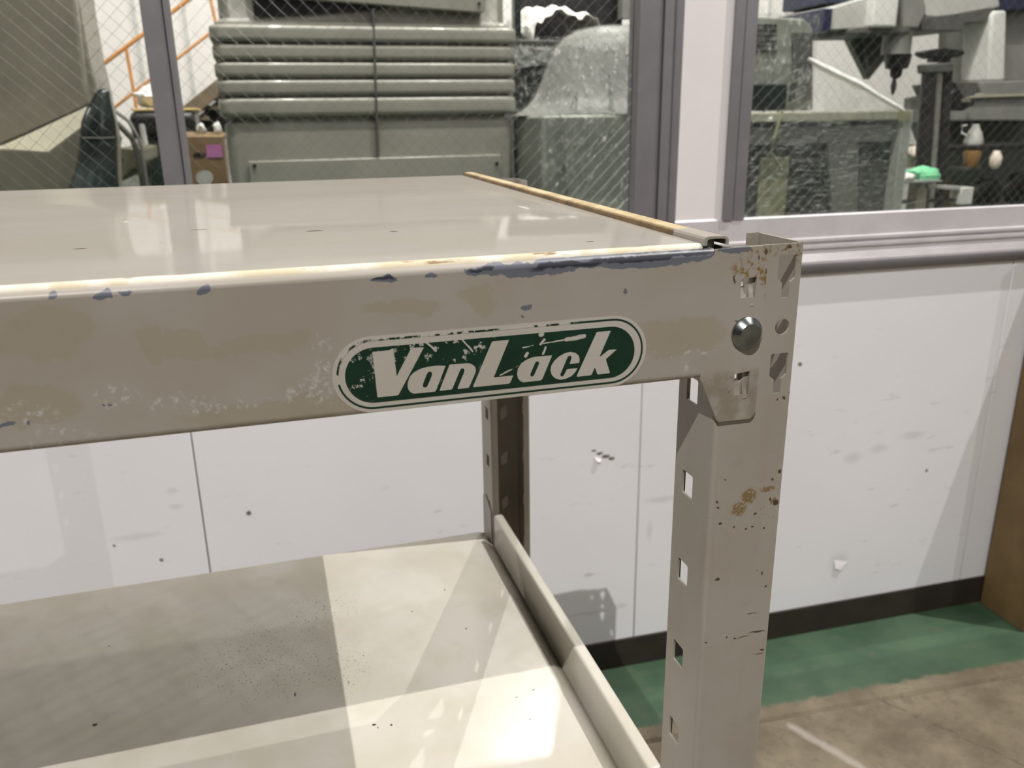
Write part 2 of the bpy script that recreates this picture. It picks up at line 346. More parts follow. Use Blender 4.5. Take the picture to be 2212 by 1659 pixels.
def floor_mat():
    t = NT('painted_concrete_floor'); z = t.n('ShaderNodeSeparateXYZ'); t.l(t.pos(), z.inputs[0])
    c = t.mix(t.ramp(t.noise(7, 6, .65), .3, .72), (.112, .088, .056), (.215, .177, .122))
    c = t.mix(t.math('MULTIPLY', t.ramp(t.noise(34, 5, .7), .5, .66), .55), c, (.10, .08, .055))
    # green walkway band along the partition
    d = t.math('ADD', z.outputs[1], t.math('MULTIPLY', z.outputs[0], .064)); edge = t.math('ADD', d, t.math('MULTIPLY', t.noise(22, 6, .65), .05))
    g = t.mix(t.ramp(t.noise(6, 5, .6), .3, .7), (.032, .070, .038), (.058, .106, .060))
    g = t.mix(t.math('MULTIPLY', t.ramp(t.noise(24, 6, .7), .55, .72), .6), g, (.10, .085, .06))
    c = t.mix(t.ramp(edge, 1.036, 1.052), c, g)
    p, q = Vector((.725, .90, 0)), Vector((.79, .745, 0)); dd = q - p
    rel = t.vm('SUBTRACT', t.warp(18, .02, 3), tuple(p)); h = t.math('MULTIPLY', t.vm('DOT_PRODUCT', rel, tuple(dd)), 1 / dd.length_squared, True)
    x = t.n('ShaderNodeVectorMath', operation='SCALE'); x.inputs[0].default_value = tuple(dd); t.l(h, x.inputs['Scale'])
    st = t.ramp(t.vm('LENGTH', t.vm('SUBTRACT', rel, x.outputs[0])), .002, .017, 1, 0)
    c = t.mix(t.math('MULTIPLY', st, .6), c, (.42, .38, .34))
    def seg(a, b, r):
        p, q = Vector((*a, 0)), Vector((*b, 0)); dd = q - p
        rel = t.vm('SUBTRACT', t.warp(26, .025, 4), tuple(p)); h = t.math('MULTIPLY', t.vm('DOT_PRODUCT', rel, tuple(dd)), 1 / dd.length_squared, True)
        x = t.n('ShaderNodeVectorMath', operation='SCALE'); x.inputs[0].default_value = tuple(dd); t.l(h, x.inputs['Scale'])
        return t.ramp(t.vm('LENGTH', t.vm('SUBTRACT', rel, x.outputs[0])), r * .5, r, 1, 0)
    c = t.mix(t.math('MULTIPLY', seg((.95, .92), (1.12, .62), .0028), .8), c, (.07, .055, .04))
    c = t.mix(t.math('MULTIPLY', seg((.62, .95), (.55, 1.06), .006), .7), c, (.03, .06, .035))
    t.set(c, .55); t.bump(t.noise(40, 6, .7), .25, .004); return t.m
M['floor'] = floor_mat()
def glass_mat():
    t = NT('wired_window_glass'); tr = t.n('ShaderNodeBsdfTransparent'); tr.inputs[0].default_value = (.97, .98, .97, 1)
    gl = t.n('ShaderNodeBsdfGlossy'); gl.inputs['Roughness'].default_value = .02
    fr = t.n('ShaderNodeFresnel'); fr.inputs[0].default_value = 1.5; mx = t.n('ShaderNodeMixShader')
    bf = t.n('ShaderNodeNewGeometry').outputs['Backfacing']; t.l(t.math('MULTIPLY', fr.outputs[0], t.math('SUBTRACT', 1.0, bf)), mx.inputs[0]); t.l(tr.outputs[0], mx.inputs[1]); t.l(gl.outputs[0], mx.inputs[2])
    t.l(mx.outputs[0], t.t.nodes['Material Output'].inputs[0]); return t.m
M['glass'] = glass_mat()
M['wire'] = plain('glass_wire', (.18, .18, .175), .32, .7)
def film_mat(name, dens=.10, sc=14, streak=(1, 1, 1), gloss=.5):
    """clear film: mostly see-through, a little milky, with crinkled mirror glints"""
    t = NT(name); tr = t.n('ShaderNodeBsdfTransparent'); tr.inputs[0].default_value = (.95, .96, .95, 1)
    mp = t.n('ShaderNodeMapping'); mp.inputs['Scale'].default_value = streak; t.l(t.pos(), mp.inputs[0])
    nz = t.noise(sc, 4, .55, vec=mp.outputs[0], dist=1.2); n2 = t.noise(sc * 5, 3, .6, vec=mp.outputs[0], dist=.5)
    h = t.math('ADD', nz, t.math('MULTIPLY', n2, .3))
    bp = t.n('ShaderNodeBump'); bp.inputs['Strength'].default_value = 1.0; bp.inputs['Distance'].default_value = .05; t.l(h, bp.inputs['Height'])
    df = t.n('ShaderNodeBsdfDiffuse'); df.inputs[0].default_value = (.40, .415, .39, 1); t.l(bp.outputs[0], df.inputs['Normal'])
    gl = t.n('ShaderNodeBsdfGlossy'); gl.inputs['Roughness'].default_value = .11; gl.inputs[0].default_value = (1, 1, 1, 1); t.l(bp.outputs[0], gl.inputs['Normal'])
    m1 = t.n('ShaderNodeMixShader'); t.l(t.ramp(nz, .4, .72, dens * .5, dens * 1.6), m1.inputs[0]); t.l(tr.outputs[0], m1.inputs[1]); t.l(df.outputs[0], m1.inputs[2])
    m2 = t.n('ShaderNodeMixShader'); t.l(t.ramp(n2, .5, .72, gloss * .03, gloss * .5), m2.inputs[0]); t.l(m1.outputs[0], m2.inputs[1]); t.l(gl.outputs[0], m2.inputs[2])
    t.l(m2.outputs[0], t.t.nodes['Material Output'].inputs[0]); return t.m
M['film'] = film_mat('clear_stretch_film', .03, 16, (1, 1, .45), .8); M['film2'] = film_mat('banded_stretch_film', .02, 13, (.45, .45, 2.6), 1.0); M['film3'] = film_mat('milky_stretch_film', .10, 15, (1, 1, .3), 1.0); M['film4'] = film_mat('pale_streak_film', .5, 12)
M['mgreen'] = plain('grey_green_machine_enamel', (.285, .28, .238), .36, var=.06, scale=6, coat=.3)
M['mcast'] = plain('olive_grey_cast_enamel', (.215, .20, .155), .38, var=.10, scale=7)
M['mledge'] = plain('pale_olive_enamel', (.42, .40, .31), .3, var=.06)
M['dkgreen'] = plain('dark_green_steel', (.012, .020, .018), .3, var=.3, scale=8)
M['black'] = plain('black_plastic', (.008, .008, .008), .4, var=.2)
M['blackm'] = plain('blackened_steel', (.025, .024, .024), .4, .3, var=.3, scale=20)
M['grey'] = plain('light_grey_enamel', (.42, .42, .39), .45, var=.06)
M['midgrey'] = plain('mid_grey_enamel', (.20, .20, .185), .5, var=.1)
M['dkgrey'] = plain('dark_grey_steel', (.075, .075, .07), .5, var=.2, scale=20)
M['palegrey'] = plain('pale_grey_enamel', (.62, .62, .59), .45, var=.04)
M['steel'] = plain('ground_steel', (.50, .48, .45), .3, .9, var=.15, scale=25)
M['orange'] = plain('orange_rail_paint', (.52, .22, .05), .45, var=.08)
M['brown'] = plain('brown_stair_steel', (.13, .095, .055), .55, var=.15)
M['card'] = plain('brown_cardboard', (.26, .17, .085), .75, var=.10, scale=12)
M['carddk'] = plain('aged_brown_board', (.165, .105, .042), .6, var=.16, scale=8)
M['yellow'] = plain('tan_board', (.50, .36, .14), .7, var=.08)
M['whiteplastic'] = plain('white_plastic_bag', (.82, .82, .80), .25, var=.04, bump=.5, scale=14)
M['cloth'] = plain('white_cloth', (.80, .78, .74), .8, var=.05, bump=.4, scale=18)
M['greencloth'] = plain('mint_green_cloth', (.17, .50, .28), .8, var=.12, bump=.4, scale=22)
M['pink'] = plain('pink_label', (.62, .22, .52), .6)
M['blue'] = plain('navy_enamel', (.012, .016, .045), .4)
M['dkolive'] = plain('dark_olive_casting', (.10, .095, .055), .5, var=.1)
M['olive'] = plain('olive_frame_paint', (.30, .29, .17), .45)
M['cabinet'] = plain('cabinet_grey_enamel', (.25, .26, .225), .4, var=.08)
M['amber'] = plain('amber_jar', (.24, .13, .045), .3)
M['cream'] = plain('cream_plastic', (.70, .62, .52), .4)

# ------------------------------------------------------------------ setting: floor, partition, hall
b = B(); b.add([(-9, .985 + .064 * 9, 0), (9, .985 - .064 * 9, 0), (9, 7, 0), (-9, 7, 0)], [(0, 1, 2, 3)])
b.add([(-9, .978 + .064 * 9, -.009), (9, .978 - .064 * 9, -.009), (9, .985 - .064 * 9, 0), (-9, .985 + .064 * 9, 0)], [(0, 1, 2, 3)])
b.add([(-9, .971 + .064 * 9, 0), (9, .971 - .064 * 9, 0), (9, .978 - .064 * 9, -.009), (-9, .978 + .064 * 9, -.009)], [(0, 1, 2, 3)])
b.add([(-9, -9, 0), (9, -9, 0), (9, .971 - .064 * 9, 0), (-9, .971 + .064 * 9, 0)], [(0, 1, 2, 3)])
for f in range(4): b.f[f] = b.f[f]
fl = tag(b.obj('floor', M['floor'], fix=False), 'brown concrete floor with a green painted band along the partition', kind='structure')
tag(B().box(-9, 9, 6.5, 6.6, 2.7, 6.2).obj('wall_rear', M['midgrey']), 'unseen upper hall wall, made grey to cut bounced light', kind='structure')  # upper wall out of view, greyed to lessen bounce and reflections
tag(B().box(-9, 9, 6.5, 6.6, -.02, 2.7).obj('wall_back', M['backwall']), 'white hall wall behind the stair and machines', kind='structure')
tag(B().box(9, 9.1, -9, 6.6, -.02, 6.2).obj('wall_right', M['midgrey']), kind='structure')
k = 0
for u in (292, 400, 1697, 1753, 330, 1660):
    p = at(u, 40, 6.49); x = p.x
    tag(B().box(x - .012, x + .012, 6.485, 6.5, 0, 6.0).obj('trim_%d' % (20 + k), M['seam']), kind='structure'); k += 1

wall = thing('wall_partition', 'low white panel partition under the wired windows', None, wl(0, 0, 0)); tag(wall, kind='structure')
edges = [-3.62, -2.725, -1.827, -.933, -.039, .861, 1.755, 2.65, 3.55]
for a, c in zip(edges[:-1], edges[1:]):
    B().wbox(a + .0012, c - .0012, -.04, 0, .07, .955).obj('panel', M['wall'], wall, bevel=.0015)
B().wbox(-3.6, 3.5, -.04, -.006, .0, .955).obj('panel_core', M['alu_dark'], wall)
# torn hole and dent flap in the panels, standing proud of the surface
def flap(u, v, pts):
    base = at(u, v, 1.19); s0 = (base - WP).dot(WE); h0 = base.z
    bb = B(); P = [wl(s0 + a, q, h0 + h) for a, q, h in pts]
    bb.prism(P, WN * .002); return bb.obj('torn_flap', M['white_panel'], wall)
flap(1300, 992, [(-.014, .0, .004), (.002, .0, -.003), (-.002, .005, -.009), (-.010, .005, -.005)])
flap(1806, 1212, [(-.014, .0, .012), (.022, .001, .000), (.004, .004, -.018), (-.012, .004, -.010)])
tag(B().wbox(-3.6, 3.5, -.001, .005, 0, .074).obj('baseboard_front', M['base'], bevel=.001), 'dark brown vinyl baseboard under the white partition', kind='structure')
def rail(prof, name, mat, label, s0=-3.6, s1=3.5):
    bb = B(); A = [wl(s0, q, h) for q, h in prof]; bb.prism(A, WE * (s1 - s0)); o = bb.obj(name, mat, smooth=True, angle=25); tag(o, label, kind='structure'); return o
# ribbed bumper rail: bright ribbed face turned up, rounded underside with shade in its colour
pr = [(0, .945), (.005, .953)]
hh = [.953, .949, .945, .941, .937, .933, .929]
for i, h in enumerate(hh): pr += [(.0065 + i * .0012, h), (.0078 + i * .0012, h - .0012)]
pr += [(.0150, .9225), (0, .9225)]
rail(pr, 'trim_1', M['alu'], 'ribbed aluminium rail along the top of the white partition')
rail([(0, .9225), (.0155, .9225), (.0165, .919), (.0155, .911), (.0115, .903), (.006, .898), (0, .897)], 'trim_4', M['alu_shade'], 'rounded underside of the ribbed aluminium rail, shade put into its colour')
rail([(0, .953), (.012, .953), (.012, .960), (.007, .962), (.007, .966), (.012, .968), (.012, .974), (.008, .976), (.008, 1.020), (.004, 1.023), (-.015, 1.012), (-.045, 1.012), (-.045, .953)], 'trim_2', M['alu'], 'grey aluminium window sill frame above the ribbed rail')
rail([(.02, 2.013), (.02, 2.075), (-.045, 2.075), (-.045, 2.013)], 'trim_3', M['alu'], 'aluminium head rail above the wired windows')
tag(B().wbox(-9, 9, -.045, 0, 2.07, 6.2).obj('wall_front', M['white_panel']), 'unseen solid wall above the window head rail, added to block lamps', kind='structure')  # upper wall out of view, solid to keep lamps off the far side
def vert(prof, name, mat, label, h0=1.02, h1=2.013, parent=None):
    bb = B(); A = [wl(s, q, h0) for s, q in prof]; bb.prism(A, Vector((0, 0, h1 - h0))); o = bb.obj(name, mat, parent, smooth=True, angle=25)
    if label: tag(o, label, kind='structure')
    return o
# wide pillar beside the rack corner: grooved frame, white panel, frame
F0, F1, F2, F3 = -.0735, .0148, .1175, .1645
vert([(F0, -.04), (F0, .010), (F0 + .044, .010), (F0 + .044, .004), (F0 + .0475, .004), (F0 + .0475, .014), (F0 + .066, .014), (F0 + .066, .010), (F0 + .070, .010), (F0 + .070, .014), (F0 + .074, .014), (F0 + .074, .008), (F1, .008), (F1, -.04)], 'trim_5', M['alu_shade'], 'grooved grey aluminium window post left of the white pillar', h0=.953)
vert([(F1, -.04), (F1, .004), (F2, .004), (F2, -.04)], 'trim_6', M['white_panel'], 'narrow white pillar panel between two aluminium window posts', h0=.953)
vert([(F2, -.04), (F2, .012), (F2 + .020, .012), (F2 + .020, .006), (F2 + .023, .006), (F2 + .023, .010), (F3, .010), (F3, -.04)], 'trim_7', M['alu_shade'], 'grey aluminium window post right of the white pillar')
vert([(-.918, -.04), (-.918, .006), (-.886, .006), (-.886, .000), (-.8835, .000), (-.8835, .008), (-.8775, .008), (-.8775, -.04)], 'trim_8', M['alu_shade'], 'slim grey aluminium mullion between the left windows')
vert([(-2.0, -.04), (-2.0, .006), (-1.95, .006), (-1.95, -.04)], 'trim_9', M['alu_shade'], 'aluminium mullion beyond the left edge')
vert([(1.35, -.04), (1.35, .006), (1.40, .006), (1.40, -.04)], 'trim_10', M['alu_shade'], 'aluminium mullion beyond the right edge')
wires = {}
def window(i, s0, s1, h0, h1, label, wired=True):
    r = thing('window_%d' % i, label, None, wl((s0 + s1) / 2, -.02, h0)); tag(r, kind='structure')
    bb = B(); bb.wbox(s0, s1, -.0235, -.0165, h0, h1); bb.obj('pane', M['glass'], r)
    if not wired: return
    wb = B(); st = .0252; rr = .00016 if s0 > 0 else .00025
    for sg in (1, -1):
        lo, hi = sorted((h0 - sg * s0, h0 - sg * s1)); hi = max(hi, h1 - sg * s0, h1 - sg * s1); lo = min(lo, h1 - sg * s0, h1 - sg * s1)
        c = math.ceil((lo - .0098) / st) * st + .0098 + (0 if sg == 1 else .0040)
        while c < hi:
            pts = []
            for s_, h_ in ((s0, c + sg * s0), (s1, c + sg * s1), (sg * (h0 - c), h0), (sg * (h1 - c), h1)):
                if s0 - 1e-6 <= s_ <= s1 + 1e-6 and h0 - 1e-6 <= h_ <= h1 + 1e-6: pts.append((s_, h_))
            pts.sort()
            if len(pts) >= 2 and pts[-1][0] - pts[0][0] > .004:
                wb.tube([wl(pts[0][0], -.020 - .0003 * sg, pts[0][1]), wl(pts[-1][0], -.020 - .0003 * sg, pts[-1][1])], rr, 5)
            c += st
    o = wb.obj('wire_mesh', M['wire'], r, fix=False); tag(o, kind='stuff')
window(1, -1.95, -.918, 1.023, 2.013, 'wired glass pane left of the slim mullion')
window(2, -.8775, F0, 1.023, 2.013, 'wired glass pane behind the tabletop')
window(3, F3, 1.35, 1.023, 2.013, 'wired glass pane right of the white pillar')


# ------------------------------------------------------------------ the rack
XL, YB = -.73, .45
rack = thing('work_rack', 'beige steel work rack with green and cream name sticker on its front beam', 'rack', (XL / 2, YB / 2, 0))
T = .0012
def post(x_out, sx, y_out, sy, mat):
    """lipped channel: face at y_out, flanges run inwards; sx/sy point into the rack"""
    bb = B(); Wd, D, r = .0397, .038, .0022
    ux, uy, uz = Vector((sx, 0, 0)), Vector((0, sy, 0)), Vector((0, 0, 1))
    o0 = Vector((x_out, y_out, 0))
    holes = []
    for top in (H - .0049,):
        for xc in (.0083, .0314):
            for dz in (0, .0456):
                z = top - dz
                holes.append([(xc - .0046, z - .0105), (xc - .0046, z - .0005), (xc - .0040, z), (xc + .0040, z), (xc + .0046, z - .0005), (xc + .0046, z - .0105), (xc + .0020, z - .0125), (xc + .0020, z - .0195), (xc - .0020, z - .0195), (xc - .0020, z - .0125)])
            zc = top - .0330
            holes.append([(xc + .0038 * cos(a * pi / 8), zc + .0038 * sin(a * pi / 8)) for a in range(16)])
    cut = [0, H - .352 - .085, H - .352 + .02, H - .085, H]
    for z0, z1 in zip(cut[:-1], cut[1:]):
        hs = [h for h in holes if z0 < h[0][1] < z1]
        if hs:
            xm = Wd / 2
            for xa, xb in ((r, xm), (xm, Wd - r)):
                sheet(bb, [(xa, z0), (xb, z0), (xb, z1), (xa, z1)], [h for h in hs if xa < h[0][0] < xb], T, o0, ux, uz, uy)
        else: sheet(bb, [(r, z0), (Wd - r, z0), (Wd - r, z1), (r, z1)], [], T, o0, ux, uz, uy)
    for xf, un in ((0, ux), (Wd, -ux)):
        hs = []
        z = H - .116 + .05
        while z > .05:
            hs.append(rrect(.0175, .0283, z - .0126, z, .0012, 2)); z -= .05
        sheet(bb, [(r, 0), (D - r, 0), (D - r, H), (r, H)], hs, T, o0 + ux * xf, uy, uz, un)
        sgn = 1 if xf == 0 else -1
        cc = o0 + ux * (xf + sgn * r) + uy * r
        pr = [cc + (ux * (-sgn) * cos(a * pi / 12) + (-uy) * sin(a * pi / 12)) * r for a in range(7)]
        bb.sweep(pr, (0, 0, H))
        cc = o0 + ux * (xf + sgn * r) + uy * (D - r)
        pr = [cc + (ux * (-sgn) * cos(a * pi / 12) + uy * sin(a * pi / 12)) * r for a in range(7)]
        bb.sweep(pr, (0, 0, H))
        l0 = o0 + ux * (xf + sgn * r) + uy * D
        bb.hexa([l0 - uy * T, l0 + ux * sgn * .0044 - uy * T, l0 + ux * sgn * .0044, l0], [p + uz * H for p in (l0 - uy * T, l0 + ux * sgn * .0044 - uy * T, l0 + ux * sgn * .0044, l0)])
    return bb.obj('post', mat, rack, smooth=True, angle=30, fix=True)
post(0, -1, 0, 1, M['post']); post(0, -1, YB, -1, M['paint']); post(XL, 1, 0, 1, M['paint']); post(XL, 1, YB, -1, M['paint'])

def beam(yf, sy, ztop, mat):
    """long beam: face at yf (outer side -sy), flanges run towards +sy, end plates hook on the posts"""
    bb = B(); z1 = ztop + H; r = .0028; hb = .058
    xr, xl = -.0497, XL + .0497
    P = [(xl, -hb + r), (xr, -hb + r), (xr, -hb), (-.0400, -.0792), (-.0390, -.0800), (-.0226, -.0802), (-.0207, -.0785), (-.0201, -.0765), (-.0199, -.0035), (-.0208, -.0010), (-.0228, 0), (-.046, -.0002), (-.048, -r), (XL + .048, -r), (XL + .046, -.0002), (XL + .0228, 0), (XL + .0208, -.001), (XL + .0199, -.0035), (XL + .0201, -.0765), (XL + .0207, -.0785), (XL + .0226, -.0802), (XL + .0390, -.0800), (XL + .0400, -.0792), (xl, -hb)]
    holes = []
    for s in (0, 1):
        X = lambda x: x if s == 0 else XL - x
        for zt, hh in ((-.0140, .0085), (-.0575, .0105)):
            q = [(X(-.0325), zt - .0005), (X(-.0320), zt), (X(-.0250), zt + .0006), (X(-.0246), zt), (X(-.0250), zt - hh), (X(-.0322), zt - hh)]
            holes.append(q)
    sheet(bb, P, holes, T, (0, yf, z1), (1, 0, 0), (0, 0, 1), (0, sy, 0))
    uy = Vector((0, sy, 0))
    for zc, a0, a1, lo, hi in ((-r, 0, 90, XL + .046, -.046), (-hb + r, 0, -90, xl, xr)):
        pr = [Vector((lo, yf, z1 + zc)) + uy * (r - r * cos(rad(a0 + (a1 - a0) * i / 6))) + Vector((0, 0, r * sin(rad(a0 + (a1 - a0) * i / 6)))) for i in range(7)]
        bb.sweep(pr, (hi - lo, 0, 0))
    for z, lo, hi in ((0, XL + .046, -.046), (-hb, xl, xr)):
        ya, yb_ = sorted((yf + sy * r, yf + sy * .018))
        bb.box(lo, hi, ya, yb_, z1 + min(z, z - T if z == 0 else z), z1 + (z if z == 0 else z + T))
    o = bb.obj('beam', mat, rack, smooth=True, angle=30)
    for s in (0, 1):                       # hook tabs pressed back into the slots, rivet
        X = (lambda x: x) if s == 0 else (lambda x: XL - x)
        for zt in (-.0140, -.0575):
            tb = B()
            a, c = sorted((X(-.0318), X(-.0282)))
            tb.hexa([(a, yf + sy * .0004, z1 + zt - .012), (c, yf + sy * .0004, z1 + zt - .012), (c, yf + sy * .0015, z1 + zt - .012), (a, yf + sy * .0015, z1 + zt - .012)],
                    [(a, yf + sy * .0032, z1 + zt - .0035), (c, yf + sy * .0032, z1 + zt - .0035), (c, yf + sy * .0042, z1 + zt - .0035), (a, yf + sy * .0042, z1 + zt - .0035)])
            a, c = sorted((X(-.0276), X(-.0252)))
            tb.hexa([(a, yf - sy * .0003, z1 + zt - .0125), (c, yf - sy * .0003, z1 + zt - .0125), (c, yf + sy * .001, z1 + zt - .0125), (a, yf + sy * .001, z1 + zt - .0125)],
                    [(a, yf + sy * .0018, z1 + zt - .0035), (c, yf + sy * .0018, z1 + zt - .0035), (c, yf + sy * .003, z1 + zt - .0035), (a, yf + sy * .003, z1 + zt - .0035)])
            tb.obj('hook_tab', mat, o, bevel=.0003)
        rv = B(); pf = [(.0076, 0), (.0076, .0009), (.0072, .0015), (.0052, .0036), (.0050, .0038), (.0001, .0038)]
        rv.lathe((X(-.0280), yf, z1 - .0388), [(a, -sy * h) for a, h in pf], 40, axis='Y')
        rv.obj('bolt_head', M['zinc'], o, smooth=True, angle=18)
    return o
fb = beam(YF, 1, 0, M['beam']); beam(YB + .002, -1, 0, M['paint'])
beam(YF, 1, -.365, M['paint']); beam(YB + .002, -1, -.365, M['paint'])

# sticker: flat print on the front beam
def flat(name, poly, holes, y, mat, th=.00012):
    bb = B(); sheet(bb, poly, holes, th, (0, y, H), (1, 0, 0), (0, 0, 1), (0, 1, 0)); return bb.obj(name, mat, fb)
def stadium(x0, x1, z0, z1, n=20):
    r = (z1 - z0) / 2; c = (z0 + z1) / 2
    return arc((x1 - r, c), r, -90, 90, n) + arc((x0 + r, c), r, 90, 270, n)
flat('sticker_backing', stadium(-.2112, -.0770, -.0570, -.0256), [], YF - .00014, M['sticker'])
flat('sticker_border', stadium(-.2096, -.0787, -.0556, -.0268), [stadium(-.2088, -.0795, -.0548, -.0276)], YF - .00024, M['ring'])
flat('sticker_field', stadium(-.2063, -.0826, -.0530, -.0302), [], YF - .00024, M['green'])
Z = {1: (780, 730, 11.06), 2: (920, 720, 11.06), 3: (1080, 700, 11.06), 4: (1180, 690, 10.0545)}
def lt(z, pts):
    o = []
    for x, y in pts:
        p = at(Z[z][0] + x / Z[z][2], Z[z][1] + y / Z[z][2], YF); o.append((p.x, p.z - H))
    return o
flat('letter', lt(1, [(268, 332), (675, 288), (745, 245), (765, 255), (850, 912), (1195, 240), (1330, 225), (1495, 225), (900, 1340), (870, 1365), (400, 1415), (385, 1390)]), [], YF - .00034, M['sticker'])
flat('letter', lt(1, [(2015, 662), (1790, 1240), (1770, 1270), (1740, 1280), (1260, 1325), (1190, 1300), (1130, 1235), (1108, 1150), (1115, 1060), (1160, 925), (1240, 835), (1370, 755), (1480, 712), (1600, 687), (1740, 662), (1880, 655)]),
     [lt(1, [(1600, 808), (1640, 797), (1680, 812), (1693, 850), (1680, 920), (1580, 1150), (1550, 1178), (1500, 1180), (1468, 1150), (1480, 1085), (1560, 875)])], YF - .00034, M['sticker'])
flat('letter', lt(2, [(560, 750), (600, 740), (960, 712), (1040, 715), (1110, 745), (1165, 790), (1192, 860), (1180, 935), (1040, 1260), (1010, 1298), (760, 1325), (757, 1295), (905, 940), (920, 880), (900, 838), (865, 830), (830, 848), (800, 905), (640, 1290), (615, 1335), (330, 1370), (330, 1340)]), [], YF - .00034, M['sticker'])
flat('letter', lt(2, [(1570, 205), (1600, 187), (1980, 155), (1615, 1050), (2080, 1003), (2015, 1165), (1980, 1198), (1135, 1282), (1125, 1260)]), [], YF - .00034, M['sticker'])
flat('letter', lt(3, [(1240, 745), (1005, 1310), (960, 1342), (560, 1387), (480, 1358), (425, 1290), (404, 1190), (425, 1055), (500, 945), (600, 868), (720, 808), (840, 778)]),
     [lt(3, [(840, 912), (865, 890), (895, 885), (925, 905), (930, 945), (810, 1220), (780, 1250), (745, 1250), (720, 1225), (722, 1180)])], YF - .00034, M['sticker'])
flat('letter', lt(3, [(1880, 925), (1893, 880), (1895, 820), (1870, 745), (1800, 685), (1680, 660), (1550, 690), (1400, 775), (1290, 880), (1220, 990), (1200, 1100), (1230, 1210), (1310, 1290), (1430, 1325), (1560, 1305), (1700, 1240), (1790, 1150), (1845, 1050), (1620, 1070), (1590, 1085), (1520, 1225), (1490, 1250), (1455, 1247), (1435, 1220), (1440, 1185), (1605, 795), (1635, 758), (1670, 750), (1700, 770), (1705, 810), (1660, 948)]), [], YF - .00034, M['sticker'])
flat('letter', lt(4, [(1085, 285), (1110, 268), (1395, 245), (1155, 795), (1175, 800), (1340, 668), (1370, 656), (1522, 650), (1300, 848), (1290, 875), (1375, 1150), (1365, 1163), (1115, 1192), (1098, 1175), (1060, 1060), (1042, 1050), (980, 1195), (945, 1210), (670, 1240), (655, 1225)]), [], YF - .00034, M['sticker'])

def panel(name, zf, zb, x1, bevx, bevz, yb, mat):
    """pressed shelf panel: rounded front lip, right side folded down, slightly rising to the back"""
    x0 = XL - x1; r = .0030; ya = .0012
    bb = B(); prof = []
    for i in range(7):
        a = rad(180 - 15 * i); prof.append((ya + r + r * cos(a), -r + r * sin(a)))
    prof = [(ya, -.018)] + prof + [(.15, 0), (yb - r, 0)]
    for i in range(1, 7):
        a = rad(90 - 15 * i); prof.append((yb - r + r * cos(a), -r + r * sin(a)))
    prof += [(yb, -.018)]
    sl = lambda y: zf + (zb - zf) * (y / yb)
    cols = [(x0 - bevx, -bevz - .008), (x0 - bevx, -bevz), (x0 - bevx * .1, -bevz * .03), (x0 + .002, 0), (x1 - .002, 0), (x1 + bevx * .1, -bevz * .03), (x1 + bevx, -bevz), (x1 + bevx, -bevz - .008)]
    n = len(prof)
    for x, dz in cols:
        for y, z in prof: bb.v.append((x, y, H + sl(y) + z + dz))
    for c in range(len(cols) - 1):
        for i in range(n - 1): bb.f.append((c * n + i, (c + 1) * n + i, (c + 1) * n + i + 1, c * n + i + 1))
    return bb.obj(name, mat, rack, smooth=True, angle=50, fix=False)
panel('tabletop', .0021, .0043, -.0505, .0015, .004, .4535, M['top'])
panel('shelf', -.3520, -.3518, -.0502, .0098, .0082, .4316, M['shelf'])
# side rails: lower one stands proud of the shelf, upper one carries a yellowed strip
def side_rail(x0, x1, z0, z1, y0, y1, mat, bev=.0022):
    bb = B(); bb.box(x0, x1, y0, y1, H + z0, H + z1); return bb.obj('side_rail', mat, rack, bevel=bev, seg=3)
r1 = side_rail(-.0400, -.0306, -.382, -.3238, .050, .4085, M['shelf'])
side_rail(XL + .0306, XL + .0400, -.382, -.3238, .050, .4085, M['paint'])
r2 = side_rail(-.0495, -.0420, -.045, .0040, .006, .446, M['paint'], .001)
side_rail(XL + .0420, XL + .0495, -.045, .0040, .006, .446, M['paint'], .001)
bb = B(); bb.hexa([(-.0500, .030, H + .0020), (-.0412, .030, H + .0020), (-.0412, .449, H + .0030), (-.0500, .449, H + .0030)], [(-.0494, .030, H + .0052), (-.0416, .030, H + .0052), (-.0416, .449, H + .0070), (-.0494, .449, H + .0070)])
tag(bb.obj('edge_strip', M['strip'], r2, bevel=.0006), 'yellowed strip along the right edge of the tabletop')
bb = B(); bb.hexa([(-.0506, .030, H + .0018), (-.0499, .030, H + .0018), (-.0499, .449, H + .0030), (-.0506, .449, H + .0030)], [(-.0504, .030, H + .0043), (-.0497, .030, H + .0043), (-.0497, .449, H + .0062), (-.0504, .449, H + .0062)]); tag(bb.obj('strip_edge', M['strip_dark'], r2), 'inner edge of the yellowed strip, shade put into its colour')
bb = B(); pr = [(-.0502, .0012), (-.0500, .0046), (-.0492, .0058), (-.0478, .0062), (-.0405, .0060), (-.0388, .0052), (-.0382, .0038), (-.0381, .0012)]; inn = [(-.0394, .0012), (-.0395, .0036), (-.0400, .0044), (-.0412, .0047), (-.0470, .0048), (-.0482, .0044), (-.0486, .0036), (-.0487, .0012)]; pr = [(x, .0012 + (z - .0012) * .78) for x, z in pr]; inn = [(x, .0012 + (z - .0012) * .78) for x, z in inn]
poly = pr + inn; bb.prism([(x, .0008, H + z) for x, z in poly], (0, .032, 0)); bb.obj('rail_cap', M['paint'], r2, smooth=True, angle=35)
# hook plates of the lower side rail on the rear and front posts
for y0, y1 in ((.4135, .4460), (.004, .036)):
    for xx in (-.0397 - .0013, XL + .0397):
        bb = B(); bb.prism([(xx, y0, H - .379), (xx, y1, H - .379), (xx, y1, H - .318), (xx, (y0 + y1) / 2 + .006, H - .314), (xx, y0 + .002, H - .324)], (.0013, 0, 0)); bb.obj('hook_plate', M['paint'], r1)
for x in (-.0398, XL):                    # floor pads
    for y in (0, YB - .038): B().box(x - .002, x + .0418, y - .002, y + .040, 0, .004).obj('foot_plate', M['paint'], rack)

